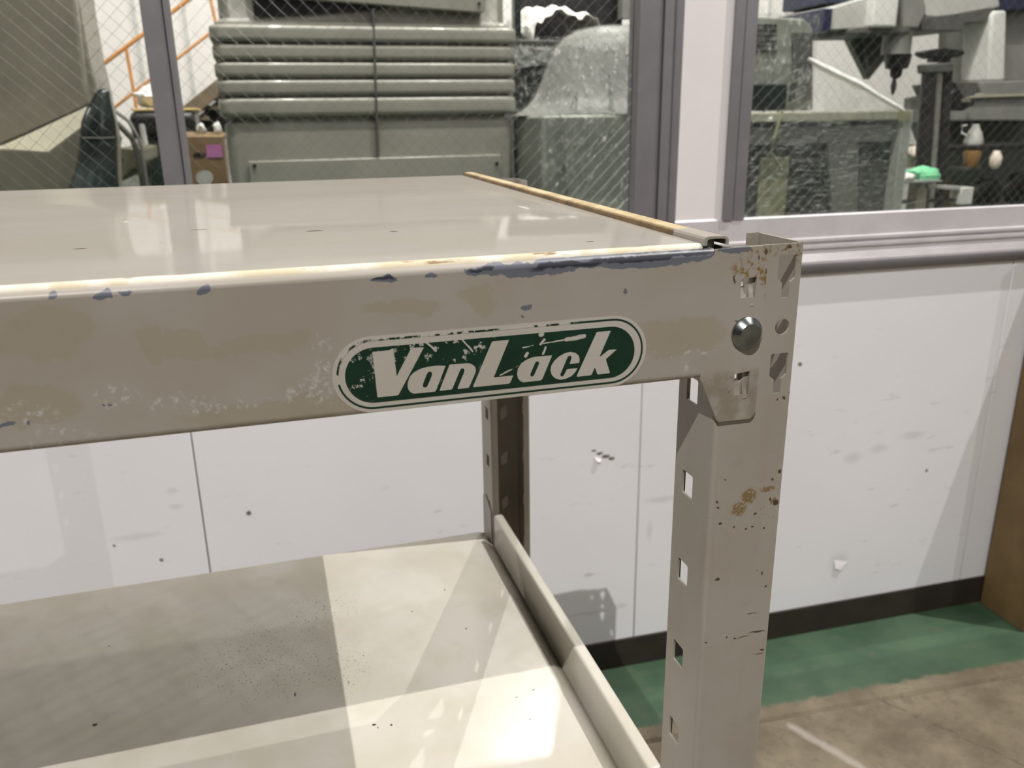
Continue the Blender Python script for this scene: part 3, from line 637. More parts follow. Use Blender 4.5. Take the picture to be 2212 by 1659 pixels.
# ------------------------------------------------------------------ tall brown board box at the right end of the partition
bx = thing('cardboard_box', 'tall brown board box standing against the partition at the right edge', 'box', (1.62, 1.09, 0))
bb = B(); bb.hexa([(1.455, 1.018, 0), (1.80, 1.007, 0), (1.80, 1.140, 0), (1.459, 1.155, 0)], [(1.455, 1.018, .92), (1.80, 1.007, .92), (1.80, 1.140, .92), (1.459, 1.155, .92)]); bb.obj('body', M['carddk'], bx, bevel=.002)
bb = B(); bb.hexa([(1.4545, 1.016, .905), (1.80, 1.005, .905), (1.80, 1.07, .905), (1.4545, 1.085, .905)], [(1.4545, 1.016, .925), (1.80, 1.005, .925), (1.80, 1.07, .925), (1.4545, 1.085, .925)]); bb.obj('flap', M['carddk'], bx)
for z0, z1, y0 in ((.30, .325, 1.05), (.345, .375, 1.055), (.39, .405, 1.06)):
    B().box(1.4535, 1.4565, y0, y0 + .012, z0, z1).obj('printed_mark', M['blackm'], bx)

# ------------------------------------------------------------------ machines and stores behind the glass
def pprism(b, px, Y, depth):
    return b.prism([at(u, v, Y) for u, v in px], (0, depth, 0))
def pbox(b, u0, u1, v0, v1, Y, depth):
    p, q = at(u0, (v0 + v1) / 2, Y), at(u1, (v0 + v1) / 2, Y); um = (u0 + u1) / 2
    return b.box(p.x, q.x, Y, Y + depth, at(um, v1, Y).z, at(um, v0, Y).z)
def pboxf(b, u0, u1, v0, Y, depth):
    p, q = at(u0, v0 + 60, Y), at(u1, v0 + 60, Y)
    return b.box(p.x, q.x, Y, Y + depth, 0, at((u0 + u1) / 2, v0, Y).z)
def floorz(u, v, Y): p = at(u, v, Y); return (p.x, p.y, 0)

# ribbed grey-green machine
Y0 = 2.6
mc = thing('ribbed_machine', 'grey-green machine with ribbed cover standing behind the tabletop', 'machine', (.13, Y0 + .18, 0))
X0, X1 = at(468, 200, Y0).x, at(1118, 200, Y0).x; cxm, hw, hd = (X0 + X1) / 2, (X1 - X0) / 2, .18; cym = Y0 + hd
zz = lambda v: at(800, v, Y0).z
def ring(bb, d, z, r=.035, n=6):
    k0 = len(bb.v); a, c = hw + d, hd + d
    pts = arc((a - r, -c + r), r, -90, 0, n) + arc((a - r, c - r), r, 0, 90, n) + arc((-a + r, c - r), r, 90, 180, n) + arc((-a + r, -c + r), r, 180, 270, n)
    bb.v += [(cxm + x, cym + y, z) for x, y in pts]; return k0, len(pts)
bb = B(); rows = [(-.012, 0.02), (-.012, zz(266)), (-.018, zz(263)), (-.028, zz(258))]
bands = [(250, 209), (205, 171), (167, 134), (130, 96), (92, 56)]
rows += [(-.030, zz(252))]
for v1, v0 in bands:
    for kk in range(15):
        f = .5 - .5 * cos(pi * kk / 14); d = .0165 * (1 - abs(2 * f - 1) ** 7) ** .6 - .0165
        rows.append((d + (.004 if v0 == 56 else 0), zz(v1 + (v0 - v1) * f)))
    rows.append((-.019, zz(v0 - 2)))
rows[-1] = (-.014, zz(50)); rows += [(-.022, zz(47)), (-.030, zz(42)), (-.031, zz(-60)), (-.031, zz(-260)), (-.06, zz(-275))]
prev = None
for d, z in rows:
    k0, n = ring(bb, d, z)
    if prev is not None: bb.f += [(prev + j, prev + (j + 1) % n, k0 + (j + 1) % n, k0 + j) for j in range(n)]
    prev = k0
bb.f.append(tuple(prev + j for j in range(n)))
bb.obj('ribbed_cover', M['mgreen'], mc, smooth=True, angle=50)
bb = B(); pbox(bb, 540, 1082, 341, 430, Y0 - .001, .012); lp = bb.obj('lower_plate', M['mgreen'], mc, bevel=.004)
for u, v in ((550, 357), (1073, 352)):
    p = at(u, v, Y0); B().lathe(p + Vector((0, -.001, 0)), [(.006, .002), (.006, -.004), (.004, -.006)], 14, axis='Y').obj('bolt', M['black'], lp, smooth=True)
bb = B(); pprism(bb, [(804, 18), (808, 18), (819, 338), (815, 338)], Y0 - .0045, .03); bb.obj('seam', M['dkgrey'], mc)
bb = B(); pprism(bb, [(538, -60), (549, 36), (800, 22), (862, 8), (862, -60)], Y0 + .022, .02); bb.obj('recess_shade', M['blackm'], mc)  # dark plate standing in for the shade of the recess
bb = B(); pprism(bb, [(520, -80), (548, -10), (1044, 28), (1049, 20), (1044, -80)], Y0 - .004, .028); cp = bb.obj('access_cover', M['mgreen'], mc, bevel=.004)
p = at(1034, 8, Y0); B().lathe(p + Vector((0, -.005, 0)), [(.005, .002), (.005, -.004), (.003, -.005)], 14, axis='Y').obj('bolt', M['black'], cp, smooth=True)

# cast machine at the far left
lm = thing('cast_machine', 'olive-grey cast machine column at the far left behind the glass', 'machine', (-1.5, 2.6, 0))
pprism(B(), [(0, 0), (1, 0), (0, 1)], 2, 1)
fl_ = lambda px, Y, d, nm, mt, bv=.006: pprism(B(), px, Y, d).obj(nm, M[mt], lm, bevel=bv)
fl_([(-420, -220), (144, -220), (170, 0), (192, 120), (212, 205), (232, 300), (236, 420), (-420, 420)], 2.5, .28, 'column', 'mcast')
fl_([(-420, -220), (140, -220), (162, 0), (172, 80), (186, 190), (197, 226), (150, 250), (60, 290), (0, 315), (-420, 330)], 2.45, .06, 'face_plate', 'mcast', .008)
bb = B(); P = [at(u, v, 2.445) for u, v in ((197, 226), (60, 290), (5, 314), (-420, 330))]; Q = [at(u, v, 2.33) for u, v in ((184, 268), (104, 328), (8, 322), (-420, 352))]
bb.add(P + Q + [p + Vector((0, .1, -.05)) for p in P], [(0, 1, 5, 4), (1, 2, 6, 5), (2, 3, 7, 6)]); bb.obj('sloped_ledge', M['mledge'], lm, smooth=True, angle=60, fix=False)
fl_([(-420, 352), (8, 322), (104, 328), (184, 268), (176, 330), (168, 360), (146, 425), (-420, 425)], 2.33, .3, 'base', 'mcast', .004)
bb = B(); YL = 2.2; prev = None
for v_, u_, w_ in ((480, 200, 62), (405, 202, 57), (380, 208, 49), (350, 211, 45), (300, 213, 42), (262, 213, 38), (235, 215, 29), (212, 219, 20), (200, 222, 16), (193, 223, 9), (191, 223, 1)):
    c = at(u_, v_, YL + .06); k_ = (at(u_ + 20, v_, YL) - at(u_, v_, YL)).length / 20; k0 = len(bb.v)
    bb.v += [(c.x + w_ * k_ * cos(a_ * pi / 14), c.y + w_ * k_ * sin(a_ * pi / 14), c.z) for a_ in range(28)]
    if prev is not None: bb.f += [(prev + q, prev + (q + 1) % 28, k0 + (q + 1) % 28, k0 + q) for q in range(28)]
    prev = k0
bb.f.append(tuple(prev + q for q in range(28))); bb.obj('motor_housing', M['dkgreen'], lm, smooth=True)
B().tube([at(180, 297, YL + .004), at(214, 298, YL - .002), at(248, 297, YL + .004)], .0012, 8).obj('trim_bead', M['steel'], lm, smooth=True)

# staircase on the back wall
YS = 5.6
sc = thing('staircase', 'brown steel staircase with orange handrails on the white back wall', 'staircase', at(420, 240, YS) * 1)
ln = lambda a, c, r, nm, mt='orange', Y=YS: B().tube([at(*a, Y), at(*c, Y)], r, 10).obj(nm, M[mt], sc, smooth=True)
ln((150, 194), (520, -86), .012, 'handrail'); ln((150, 308), (520, 20), .009, 'mid_rail')
ln((272, 102), (296, 240), .010, 'rail_post'); ln((448, -32), (470, 66), .010, 'rail_post'); ln((100, 232), (122, 400), .010, 'rail_post')
bb = B(); pprism(bb, [(250, 345), (520, 130), (520, 168), (250, 392)], YS - .05, .05); bb.obj('stringer', M['brown'], sc, bevel=.004)
bb = B(); pprism(bb, [(250, 345), (520, 130), (520, 168), (250, 392)], YS + .72, .05); bb.obj('stringer', M['brown'], sc, bevel=.004)
bb = B(); pprism(bb, [(418, 262), (520, 172), (520, 290), (418, 290)], YS + .1, .02); bb.obj('underside_shade', M['black'], sc)  # black sheet standing in for the shade under the stair
for i in range(9):
    u = 262 + i * 30; v = 372 - i * 23.8; p = at(u, v, YS)
    B().box(p.x - .11, p.x + .11, YS, YS + .72, p.z - .02, p.z + .005).obj('tread', M['brown'], sc)

def lump(name, label, cat, u, v, ru, rv, Y, mat, dep=None, seed=1, amp=.25, group=None, sub=3):
    """crumpled soft thing about a pixel"""
    c = at(u, v, Y); k = (at(u + 20, v, Y) - c).length / 20; me = bpy.data.meshes.new(name); bm = bmesh.new()
    bmesh.ops.create_icosphere(bm, subdivisions=sub, radius=1); rnd = random.Random(seed); ph = [rnd.uniform(0, 6) for _ in range(6)]
    for q in bm.verts:
        n = q.co.normalized(); f = 1 + amp * (sin(n.x * 5 + ph[0]) * sin(n.y * 4 + ph[1]) + .6 * sin(n.z * 7 + ph[2] + n.x * 3) + .35 * sin(11 * n.x + 9 * n.z + ph[3]))
        q.co = Vector((n.x * ru * k, n.y * (dep or ru * k), n.z * rv * k)) * f
    bm.to_mesh(me); bm.free(); me.transform(Matrix.Translation(c))
    return tag(link(name, me, None, mat, smooth=True, angle=70), label, cat, group)
# platform with a white bag beside the stair, black case below
bb = B(); pbox(bb, 284, 426, 234, 240, 3.62, .28); pl = bb.obj('shelf_board', M['yellow'], bevel=.004); tag(pl, 'pale wooden board under the white bag beside the stair', 'board')
lump('plastic_bag', 'shiny white bag on the pale board beside the stair', 'bag', 334, 209, 42, 24, 3.76, M['whiteplastic'], .10, 3, .16)
cs = thing('equipment_case', 'black rounded equipment case behind the slim mullion', 'case', floorz(352, 280, 3.6))
bb = B(); pbox(bb, 280, 424, 240, 302, 3.6, .3); bb.obj('shell', M['black'], cs, bevel=.03, seg=4)
bb = B(); pboxf(bb, 300, 392, 302, 3.62, .25); bb.obj('pedestal', M['dkgreen'], cs, bevel=.02)
B().tube([at(306, 270, 3.55), at(318, 330, 3.5), at(322, 420, 3.5)], .012, 8).obj('conduit', M['midgrey'], cs, smooth=True)
fz = floorz(250, 400, 2.9); 
dr = thing('hose_bundle', 'bundle of grey hoses right of the cast machine', 'hose', floorz(270, 300, 2.9))
for a, r_, mt in (([(232, 250), (262, 275), (286, 300), (300, 340)], .010, 'dkgrey'), ([(246, 238), (278, 262), (300, 300), (306, 320)], .006, 'midgrey'), ([(238, 270), (256, 300), (262, 340), (250, 400)], .012, 'dkgrey')):
    B().tube([at(u, v, 2.9) for u, v in a] + [Vector((at(*a[-1], 2.9).x, 2.9, .01))], r_, 10).obj('hose', M[mt], dr, smooth=True)
bb = B(); pprism(bb, [(248, 330), (262, 318), (308, 322), (312, 350), (256, 396), (248, 396)], 3.0, .5); tag(bb.obj('cast_bracket', M['dkolive'], bevel=.006), 'dark olive triangular bracket under the grey hoses', 'bracket')
# cardboard box with pink label
cb = thing('cardboard_carton', 'brown cardboard carton with a pink label left of the ribbed machine', 'box', floorz(450, 400, 3.0))
bb = B(); pboxf(bb, 400, 488, 296, 3.0, .22); bb.obj('body', M['card'], cb, bevel=.004)
bb = B(); P = [at(396, 296, 3.0), at(488, 296, 3.0), at(488, 286, 3.08), at(392, 284, 3.08)]; bb.prism(P, (0, 0, -.004)); bb.obj('flap', M['card'], cb)
bb = B(); pbox(bb, 446, 480, 313, 340, 2.997, .004); bb.obj('label', M['pink'], cb)
bb = B(); bb.prism([at(u, v, 2.998) for u, v in [(431 + 14 * cos(a * pi / 8), 335 + 5.5 * sin(a * pi / 8)) for a in range(16)]], (0, .003, 0)); bb.obj('hand_hole', M['black'], cb)
bb = B(); bb.prism([at(u, v, 2.998) for u, v in [(442 + 19 * cos(a * pi / 8), 384 + 16 * sin(a * pi / 8)) for a in range(16)]], (0, .003, 0)); bb.obj('printed_emblem', M['palegrey'], cb)
lump('plastic_wrap', 'crumpled clear plastic on the left of the carton lid', 'wrapping', 436, 280, 10, 14, 3.08, M['whiteplastic'], .03, 5, .3, sub=2)
lump('plastic_wrap', 'crumpled clear plastic on the carton lid next to the ribbed machine', 'wrapping', 470, 280, 9, 15, 3.08, M['whiteplastic'], .03, 8, .3, sub=2)

# dark wrapped rack right of the ribbed machine
dk = thing('wrapped_rack', 'dark green rack wrapped in film right of the ribbed machine', 'rack', floorz(1220, 430, 3.0))
bb = B(); pbox(bb, 1110, 1390, 112, 470, 3.05, .5); bb.obj('carcass', M['dkgreen'], dk, bevel=.006)
for v in (182, 320, 250): bb = B(); pbox(bb, 1110, 1395, v - 2, v + 3, 3.03, .05); bb.obj('shelf_lip', M['blackm'], dk, bevel=.003)
bb = B(); pbox(bb, 1110, 1395, 86, 112, 3.0, .6); bb.obj('top_tray', M['blackm'], dk, bevel=.008)
bb = B(); P = [at(1110, 98, 2.99), at(1212, 103, 2.99), at(1205, 140, 2.985), at(1150, 142, 2.98), at(1112, 150, 2.98)]; bb.prism(P, (0, .003, 0)); bb.obj('film_band', M['film4'], dk)  # pale film standing in for white glints on the wrap
bb = B(); pbox(bb, 1110, 1396, 80, 470, 2.995, .003); bb.obj('film_wrap', M['film'], dk)
for u in (1118, 1385): bb = B(); pbox(bb, u - 7, u + 7, -120, 86, 3.05, .04); bb.obj('upright', M['dkgreen'], dk)
bb = B(); pbox(bb, 1116, 1346, -140, 88, 3.5, .04); bb.obj('back_panel', M['blackm'], dk)
bb = B(); pbox(bb, 1346, 1400, -140, 40, 3.4, .05); bb.obj('side_panel', M['midgrey'], dk)
def cloth(name, label, cat, outline_uv, Y, mat, nx=26, dep=.45, seed=2):
    top = outline_uv; bbx = B(); rnd = random.Random(seed); ph = [rnd.uniform(0, 6) for _ in range(4)]; ny = 8
    for j in range(ny + 1):
        for i in range(nx + 1):
            f = i / nx * (len(top) - 1); k_ = min(int(f), len(top) - 2); g = f - k_
            u = top[k_][0] + (top[k_ + 1][0] - top[k_][0]) * g; v = top[k_][1] + (top[k_ + 1][1] - top[k_][1]) * g
            s_ = j / ny; p = at(u, v, Y); drop = .045 * (1 - s_) ** 2 if s_ < .5 else 0
            p = Vector((p.x, Y + dep * s_ + .01 * sin(i * .9 + ph[0]), p.z - drop + .012 * sin(i * .8 + j * .7 + ph[1]) + .008 * sin(i * 1.9 - j + ph[2])))
            bbx.v.append(tuple(p))
    for j in range(ny):
        for i in range(nx):
            a = j * (nx + 1) + i; bbx.f.append((a, a + 1, a + nx + 2, a + nx + 1))
    o = bbx.obj(name, mat, smooth=True, angle=80); md = o.modifiers.new('t', 'SOLIDIFY'); md.thickness = .002; return tag(o, label, cat)
cloth('cloth', 'white cloth heaped on the dark wrapped rack', 'cloth', [(1152, 62), (1158, 32), (1172, 10), (1200, 2), (1235, 4), (1262, 10), (1285, 16), (1302, 34), (1316, 66)], 3.04, M['cloth'], dep=.4)
bb = B(); pprism(bb, [(1202, 108), (1222, 94), (1262, 97), (1268, 112), (1236, 164), (1216, 150)], 2.935, .03); tag(bb.obj('cardboard_piece', M['carddk'], bevel=.003), 'bent brown cardboard piece in front of the dark rack', 'cardboard')

# wrapped bell-shaped hood
hd_ = thing('wrapped_hood_machine', 'grey machine with bell-shaped hood under film beside the white pillar', 'machine', floorz(1390, 430, 2.5))
YH = 2.38; cc = at(1395, 246, YH); kpx = .955 * (at(1415, 246, YH) - cc).length / 20
bb = B(); pboxf(bb, 1172, 1500, 247, YH, .3); bb.obj('cabinet', M['cabinet'], hd_, bevel=.01)
prof = [(238, 246), (222, 240), (200, 226), (185, 208), (170, 175), (158, 145), (146, 112), (136, 90), (118, 68), (88, 50), (50, 41), (20, 38), (2, 37)]
bb = B(); bb.lathe((cc.x, YH + .27, 0), [(r_ * kpx, at(1405, v, YH).z) for r_, v in prof], 40, 1, .72); ho = bb.obj('hood', M['midgrey'], hd_, smooth=True, angle=60)
bb = B(); bb.lathe((cc.x, YH + .27, 0), [(r_ * kpx + .004 + .006 * (i % 2), at(1405, v - 1, YH).z + .003) for i, (r_, v) in enumerate(prof)], 56, 1, .72); bb.obj('film_cover', M['film3'], hd_, smooth=True, angle=80)
bb = B(); pbox(bb, 1164, 1504, 244, 470, YH - .012, .004); bb.obj('film_wrap', M['film'], hd_)
bb = B(); P = [at(1206, 246, YH - .02), at(1212, 246, YH - .02), at(1232, 452, YH - .02), at(1220, 452, YH - .02)]; bb.prism(P, (0, .004, 0)); bb.obj('film_fold', M['film3'], hd_)
for a_, r_ in (([(1317, 150), (1316, 190), (1322, 238)], [.002, .005, .011]), ([(1262, 150), (1250, 190), (1232, 236)], [.001, .003, .005]), ([(1246, 205), (1244, 240)], [.002, .004]), ([(1262, 100), (1254, 126)], [.003, .002])):
    B().tube([at(u, v, YH + .03) for u, v in a_], r_, 8).obj('film_streak', M['film4'], hd_, smooth=True)  # pale tubes standing in for highlight streaks on the hood film

# wrapped cabinet with control head right of the pillar
YC = 2.5
wc = thing('wrapped_cabinet', 'grey control cabinet wrapped in stretch film right of the white pillar', 'machine', floorz(1790, 460, YC + .25))
bb = B(); pprism(bb, [(1620, 34), (1738, 40), (1757, 62), (1758, 238), (1620, 238)], YC + .1, .35); bb.obj('control_head', M['cabinet'], wc, bevel=.008)
for i in range(6): bb = B(); pbox(bb, 1600, 1678, 52 + i * 11, 58 + i * 11, YC + .095, .01); bb.obj('vent_slat', M['black'], wc)
bb = B(); pprism(bb, [(1712, 70), (1756, 72), (1754, 216), (1706, 216), (1714, 150)], YC + .092, .012); bb.obj('dark_panel', M['dkgrey'], wc)
bb = B(); pbox(bb, 1600, 1700, 182, 236, YC + .05, .04); bb.obj('drawer_front', M['dkgreen'], wc, bevel=.004)
bb = B(); pbox(bb, 1624, 1952, 241, 262, YC, .45); bb.obj('worktop', M['mledge'], wc, bevel=.004)
bb = B(); pboxf(bb, 1946, 1966, 238, YC - .01, .05); cpst = bb.obj('corner_post', M['grey'], wc, bevel=.002)
bb = B(); pbox(bb, 1947, 1967, 240, 262, YC - .014, .02); bb.obj('corner_cap', M['olive'], cpst)
bb = B(); pboxf(bb, 1624, 1948, 262, YC + .05, .38); bb.obj('body', M['blackm'], wc)
bb = B(); pbox(bb, 1600, 1948, 273, 310, YC + .03, .03); bb.obj('apron', M['midgrey'], wc, bevel=.003)
bb = B(); pprism(bb, [(1788, 310), (1856, 310), (1852, 480), (1800, 480)], YC + .035, .02); bb.obj('door', M['midgrey'], wc, bevel=.003)
bb = B(); pbox(bb, 1856, 1946, 312, 344, YC + .04, .02); bb.obj('dark_door', M['dkgreen'], wc, bevel=.003)
bb = B(); pbox(bb, 1852, 1946, 346, 480, YC + .04, .02); bb.obj('dark_door', M['dkgrey'], wc, bevel=.003)
bb = B(); pbox(bb, 1640, 1700, 340, 480, YC + .04, .03); bb.obj('side_door', M['olive'], wc, bevel=.003)
B().tube([at(1690, 240, YC - .005), at(1672, 300, YC - .006), at(1666, 330, YC - .004), at(1690, 370, YC)], .006, 8).obj('cable', M['olive'], wc, smooth=True)
# film tent: thin stretched sheet from the head to the cabinet corner, and the wrap round the cabinet
bb = B(); nI, nJ = 14, 10
for j in range(nJ + 1):
    for i in range(nI + 1):
        f, g = i / nI, j / nJ
        a = at(1747 + (1953 - 1747) * f, 128 + (238 - 128) * f, YC + .08 - .08 * f); c_ = at(1700 + (1950 - 1700) * f, 247, YC - .004)
        p = a.lerp(c_, g); p.y += .010 * sin(f * 17 + g * 6) + .006 * sin(f * 31 - g * 9); bb.v.append(tuple(p))
for j in range(nJ):
    for i in range(nI):
        a = j * (nI + 1) + i; bb.f.append((a, a + 1, a + nI + 2, a + nI + 1))
bb.obj('film_tent', M['film3'], wc, smooth=True, angle=80, fix=False)
B().tube([at(1747 + 206 * f, 127 + 110 * f + 2 * sin(9 * f), YC + .078 - .078 * f) for f in [i / 8 for i in range(9)]], [.007, .012, .015, .012, .016, .012, .010, .011, .005], 8).obj('film_hem', M['whiteplastic'], wc, smooth=True)
bb = B(); pbox(bb, 1618, 1968, 240, 480, YC - .022, .003); bb.obj('film_wrap', M['film2'], wc)
bb = B(); pbox(bb, 1618, 1762, 30, 240, YC + .075, .003); bb.obj('film_wrap', M['film'], wc)
rnd = random.Random(11)
for i in range(9):
    u, v = rnd.uniform(1640, 1920), rnd.uniform(270, 450); L_ = rnd.uniform(40, 110); dv = rnd.uniform(-.3, -.02) * L_
    B().tube([at(u, v, YC - .025), at(u + L_ / 2, v + dv / 2 + 2, YC - .028), at(u + L_, v + dv, YC - .025)], .0018, 6).obj('film_streak', M['film4'], wc, smooth=True)
for i in range(5):
    u, v = 1632 + i * 6, 150 + i * 18
    B().tube([at(u, v + 60, YC + .06), at(u + 50, v + 22, YC + .058), at(u + 92, v, YC + .07)], .0026, 6).obj('film_streak', M['film4'], wc, smooth=True)

# milling machine head and column hanging into the right window
YM = 3.6
mm = thing('milling_machine', 'pale grey milling machine with black drill chuck in the right window', 'machine', floorz(1900, 420, YM + .6))
bb = B(); pprism(bb, [(1786, 66), (1796, 16), (1898, -14), (1898, 60)], YM, .5); bb.obj('gear_box', M['grey'], mm, bevel=.008)
bb = B(); pbox(bb, 1779, 1797, 18, 68, YM - .02, .4); bb.obj('blue_cover', M['blue'], mm, bevel=.003)
bb = B(); pbox(bb, 1790, 1890, -80, 8, YM + .1, .4); bb.obj('motor_cover', M['blue'], mm, bevel=.006)
bb = B(); pbox(bb, 1893, 1948, -120, 60, YM - .06, .2); bb.obj('quill_housing', M['palegrey'], mm, bevel=.015, seg=4)
bb = B(); pprism(bb, [(1948, -60), (1990, -60), (2000, 30), (1985, 62), (1948, 62)], YM - .02, .3); bb.obj('feed_casting', M['midgrey'], mm, bevel=.012)
bb = B(); pprism(bb, [(1985, -60), (2170, -60), (2170, 14), (2030, 40), (1998, 36)], YM + .05, .4); bb.obj('ram', M['grey'], mm, bevel=.01)
bb = B(); pprism(bb, [(1992, 38), (2150, 20), (2148, 44), (2082, 50), (2082, 66), (1990, 66)], YM + .02, .35); bb.obj('ram_slide', M['dkgrey'], mm, bevel=.004)
bb = B(); pprism(bb, [(1838, 62), (1862, 58), (1966, 60), (1966, 72), (1838, 74)], YM - .03, .4); bb.obj('head_underside', M['dkgrey'], mm, bevel=.006)
def plathe(u, prof, Y, kk=None, n=24):
    c0 = at(u, prof[0][1], Y); ks = (at(u + 20, prof[0][1], Y) - c0).length / 20
    return B().lathe((c0.x, Y, 0), sorted([(r_ * ks, at(u, v, Y).z) for r_, v in prof], key=lambda q: q[1]), n)
plathe(1934, [(25, 118), (25, 70), (27, 66)], YM + .05).obj('spindle_nose', M['midgrey'], mm, smooth=True)
ck = plathe(1934, [(5, 170), (10, 164), (11, 150), (19, 148), (22, 132), (23, 118)], YM + .05).obj('drill_chuck', M['black'], mm, smooth=True)
plathe(1928, [(.6, 206), (3.2, 200), (5.5, 186), (3.2, 172), (3.2, 165)], YM + .05).obj('drill_bit', M['blackm'], ck, smooth=True)
bb = B(); pprism(bb, [(1826, 68), (1912, 68), (1916, 125), (1877, 172)], YM + .35, .05); bb.obj('chip_guard', M['midgrey'], mm, bevel=.004)
bb = B(); pprism(bb, [(1862, 66), (1912, 66), (1914, 118), (1880, 150)], YM + .3, .05); bb.obj('inner_guard', M['dkgrey'], mm, bevel=.004)
bb = B(); pprism(bb, [(1820, 70), (2160, -120), (2300, -120), (2300, 60), (2150, 60)], YM + .6, .3); bb.obj('machine_column', M['grey'], mm, bevel=.02)
bb = B(); pprism(bb, [(2142, 34), (2150, 22), (2176, 22), (2172, 176), (2134, 176)], YM + .0, .2); bb.obj('pale_column', M['palegrey'], mm, bevel=.02, seg=4)
bb = B(); pprism(bb, [(2174, 24), (2330, 14), (2330, 176), (2166, 176)], YM + .1, .5); bb.obj('rear_column', M['midgrey'], mm, bevel=.01)
bb = B(); pprism(bb, [(2160, -60), (2330, -60), (2330, 16), (2170, 22)], YM + .02, .4); bb.obj('blue_cover', M['blue'], mm, bevel=.004)
bb = B(); pprism(bb, [(2112, 176), (2330, 170), (2330, 262), (2090, 262), (2096, 206), (2124, 202)], YM - .1, .5); kn = bb.obj('knee_table', M['midgrey'], mm, bevel=.01)
bb = B(); pprism(bb, [(2102, 206), (2330, 198), (2330, 203), (2100, 211)], YM - .12, .05); bb.obj('table_edge', M['mledge'], kn)
bb = B(); pprism(bb, [(2040, 262), (2330, 262), (2330, 500), (2150, 500), (2130, 400), (2060, 320)], YM + .25, .3); bb.obj('base_casting', M['dkgrey'], mm, bevel=.01)
for u, v, r_ in ((2134, 418, 25), (2206, 408, 28)):
    c0 = at(u, v, YM - .05); k_ = (at(u + 20, v, YM) - at(u, v, YM)).length / 20
    B().lathe(c0, [(r_ * k_, .03), (r_ * k_, -.012), (r_ * k_ * .9, -.016), (r_ * k_ * .3, -.018), (r_ * k_ * .28, -.03)], 28, axis='Y').obj('hand_wheel', M['black'], mm, smooth=True)
# press with twin columns
YP = 3.1
pp = thing('arbor_press', 'dark twin-column press with flat black handle in front of the mill', 'press', floorz(2028, 420, YP))
for u0, u1, r_, mt in ((2008, 1982, 12, 'blackm'), (2028, 2006, 8, 'steel'), (2047, 2027, 9, 'blackm')):
    k_ = (at(u0 + 20, 200, YP) - at(u0, 200, YP)).length / 20
    a, c_ = at(u0, 140, YP), at(u1, 470, YP); B().tube([a, c_], r_ * k_, 14).obj('column', M[mt], pp, smooth=True)
bb = B(); pprism(bb, [(1994, 118), (1996, 110), (2040, 103), (2082, 108), (2086, 116), (2070, 124), (2010, 126)], YP - .03, .06); bb.obj('handle_bar', M['black'], pp, bevel=.006)
bb = B(); pbox(bb, 2016, 2054, 124, 134, YP - .02, .04); bb.obj('neck', M['black'], pp)
bb = B(); pprism(bb, [(2002, 138), (2058, 134), (2060, 152), (2050, 158), (2004, 158)], YP - .035, .07); bb.obj('collar', M['dkgrey'], pp, bevel=.008)
bb = B(); pboxf(bb, 1985, 2062, 470, YP - .06, .14); bb.obj('press_base', M['dkgrey'], pp, bevel=.006)
# small things round the mill
bb = B(); pprism(bb, [(2074, 106), (2136, 98), (2132, 132), (2120, 148), (2072, 148)], 4.75, .2); tag(bb.obj('tan_carton', M['yellow'], bevel=.004), 'tan carton behind the black press handle', 'box')
bb = B(); pboxf(bb, 2070, 2128, 149, 4.72, .26); tag(bb.obj('brown_crate', M['card'], bevel=.004), 'brown crate under the tan carton', 'crate')
bb = B(); pboxf(bb, 2040, 2058, 66, 5.4, .06); tag(bb.obj('wooden_batten', M['card']), 'upright brown batten above the black press handle', 'batten')
bb = B(); pprism(bb, [(2062, 176), (2114, 178), (2106, 206), (2082, 212)], 3.35, .1); bb.obj('jaw', M['dkgrey'], mm, bevel=.004)
bb = B(); pprism(bb, [(2056, 200), (2074, 190), (2082, 216), (2108, 212), (2104, 228), (2080, 240), (2056, 230)], 3.33, .12); bb.obj('vise_body', M['black'], mm, bevel=.006)
bb = B(); pbox(bb, 2080, 2098, 214, 221, 3.31, .02); bb.obj('jaw_screw', M['steel'], mm, bevel=.002)
gr = thing('angle_stand', 'pale angle-iron stand under the mint green cloth', 'stand', floorz(1990, 470, 2.85))
bb = B(); pboxf(bb, 1977, 1998, 388, 2.85, .06); bb.obj('upright', M['mledge'], gr, bevel=.002)
bb = B(); pprism(bb, [(1998, 398), (2084, 403), (2084, 412), (1998, 406)], 2.85, .06); bb.obj('cross_bar', M['grey'], gr, bevel=.002)
bb = B(); pbox(bb, 2076, 2102, 405, 442, 2.84, .07); bb.obj('end_block', M['palegrey'], gr, bevel=.004)
bb = B(); pbox(bb, 1942, 2036, 391, 396, 2.76, .22); bb.obj('top_plate', M['midgrey'], gr, bevel=.002)
bb = B(); pbox(bb, 1950, 2090, 432, 436, 2.86, .08); bb.obj('lower_bar', M['blackm'], gr)
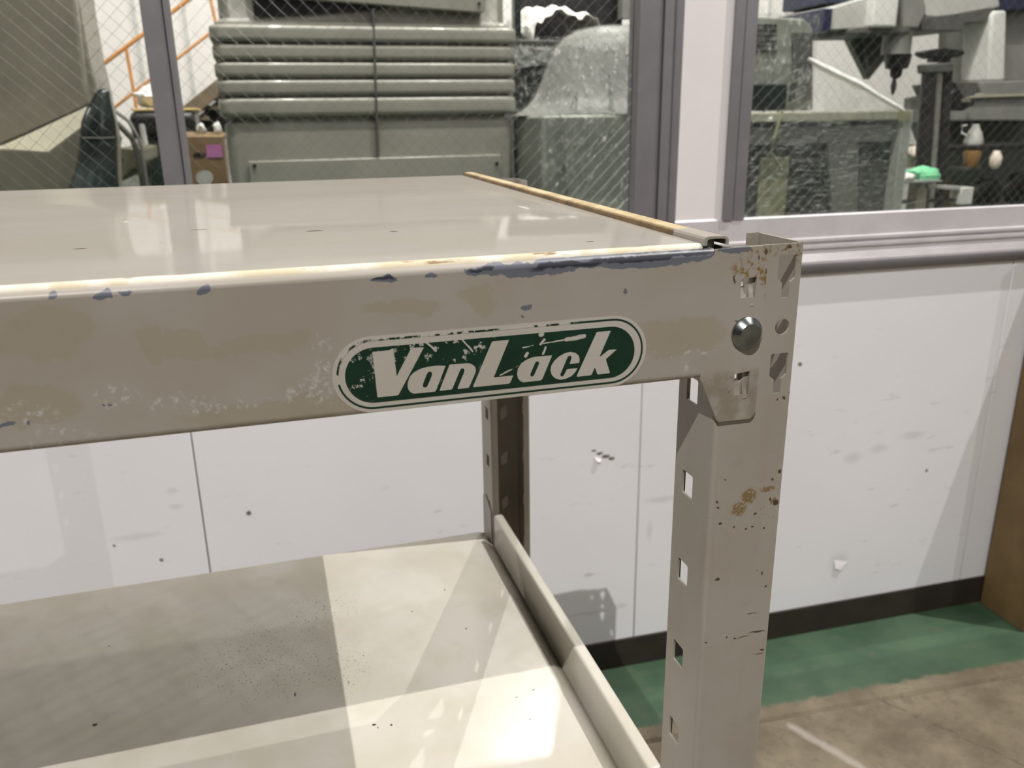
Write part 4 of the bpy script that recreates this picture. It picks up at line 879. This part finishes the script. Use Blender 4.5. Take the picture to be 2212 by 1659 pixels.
lump('folded_cloth', 'mint green cloth heaped on the angle-iron stand beside the press', 'cloth', 1992, 376, 33, 13, 2.88, M['greencloth'], .05, 9, .12)
bb = B(); pbox(bb, 1996, 2032, 377, 392, 2.80, .03); tag(bb.obj('green_block', M['greencloth'], bevel=.004), 'green block in front of the mint cloth on the stand', 'block')
lump('rag', 'white rag tucked under the left end of the mint green cloth', 'rag', 1957, 384, 14, 9, 2.80, M['cloth'], .03, 4, .15, sub=2)
bb = B(); P = [at(1950, 318, 3.4), at(1984, 314, 3.4), at(1988, 330, 3.3), at(1972, 334, 3.3)]; bb.prism(P, (0, 0, -.01)); tag(bb.obj('paper_pad', M['cream']), 'pale orange paper pad between the cabinet and the press', 'paper')
bb = B(); pbox(bb, 1944, 1982, 332, 362, 3.35, .15); tag(bb.obj('small_box', M['olive'], bevel=.004), 'small olive box under the paper pad', 'box')
jug = thing('plastic_jug', 'white plastic jug on the shelf below the mill table', 'jug', tuple(at(2100, 312, 3.4)))
plathe(2102, [(15, 312), (16, 306), (12, 288), (7, 276), (5, 268)], 3.4).obj('body', M['grey'], jug, smooth=True)
B().tube([at(2088, 270, 3.36), at(2078, 272, 3.36), at(2078, 288, 3.36), at(2086, 292, 3.36)], .006, 8).obj('handle', M['whiteplastic'], jug, smooth=True)
bb = B(); pbox(bb, 2040, 2330, 312, 322, 3.25, .3); tag(bb.obj('lower_shelf_plate', M['blackm'], bevel=.004), 'dark steel shelf plate under the mill table', 'shelf')
plathe(2096, [(9, 362), (11, 356), (14, 334), (13, 326)], 3.22).obj('amber_jar', M['amber'], None, smooth=True)
tag(bpy.data.objects['amber_jar'], 'amber jar hanging below the dark shelf plate', 'jar')
plathe(2148, [(5, 364), (9, 356), (10, 340), (5, 326)], 3.22).obj('cream_bottle', M['cream'], None, smooth=True)
tag(bpy.data.objects['cream_bottle'], 'cream bottle right of the amber jar', 'bottle')
bb = B(); pbox(bb, 2076, 2120, 360, 366, 3.2, .1); 
tag(bb.obj('jar_tray', M['dkgrey']), 'dark tray under the amber jar', 'tray')
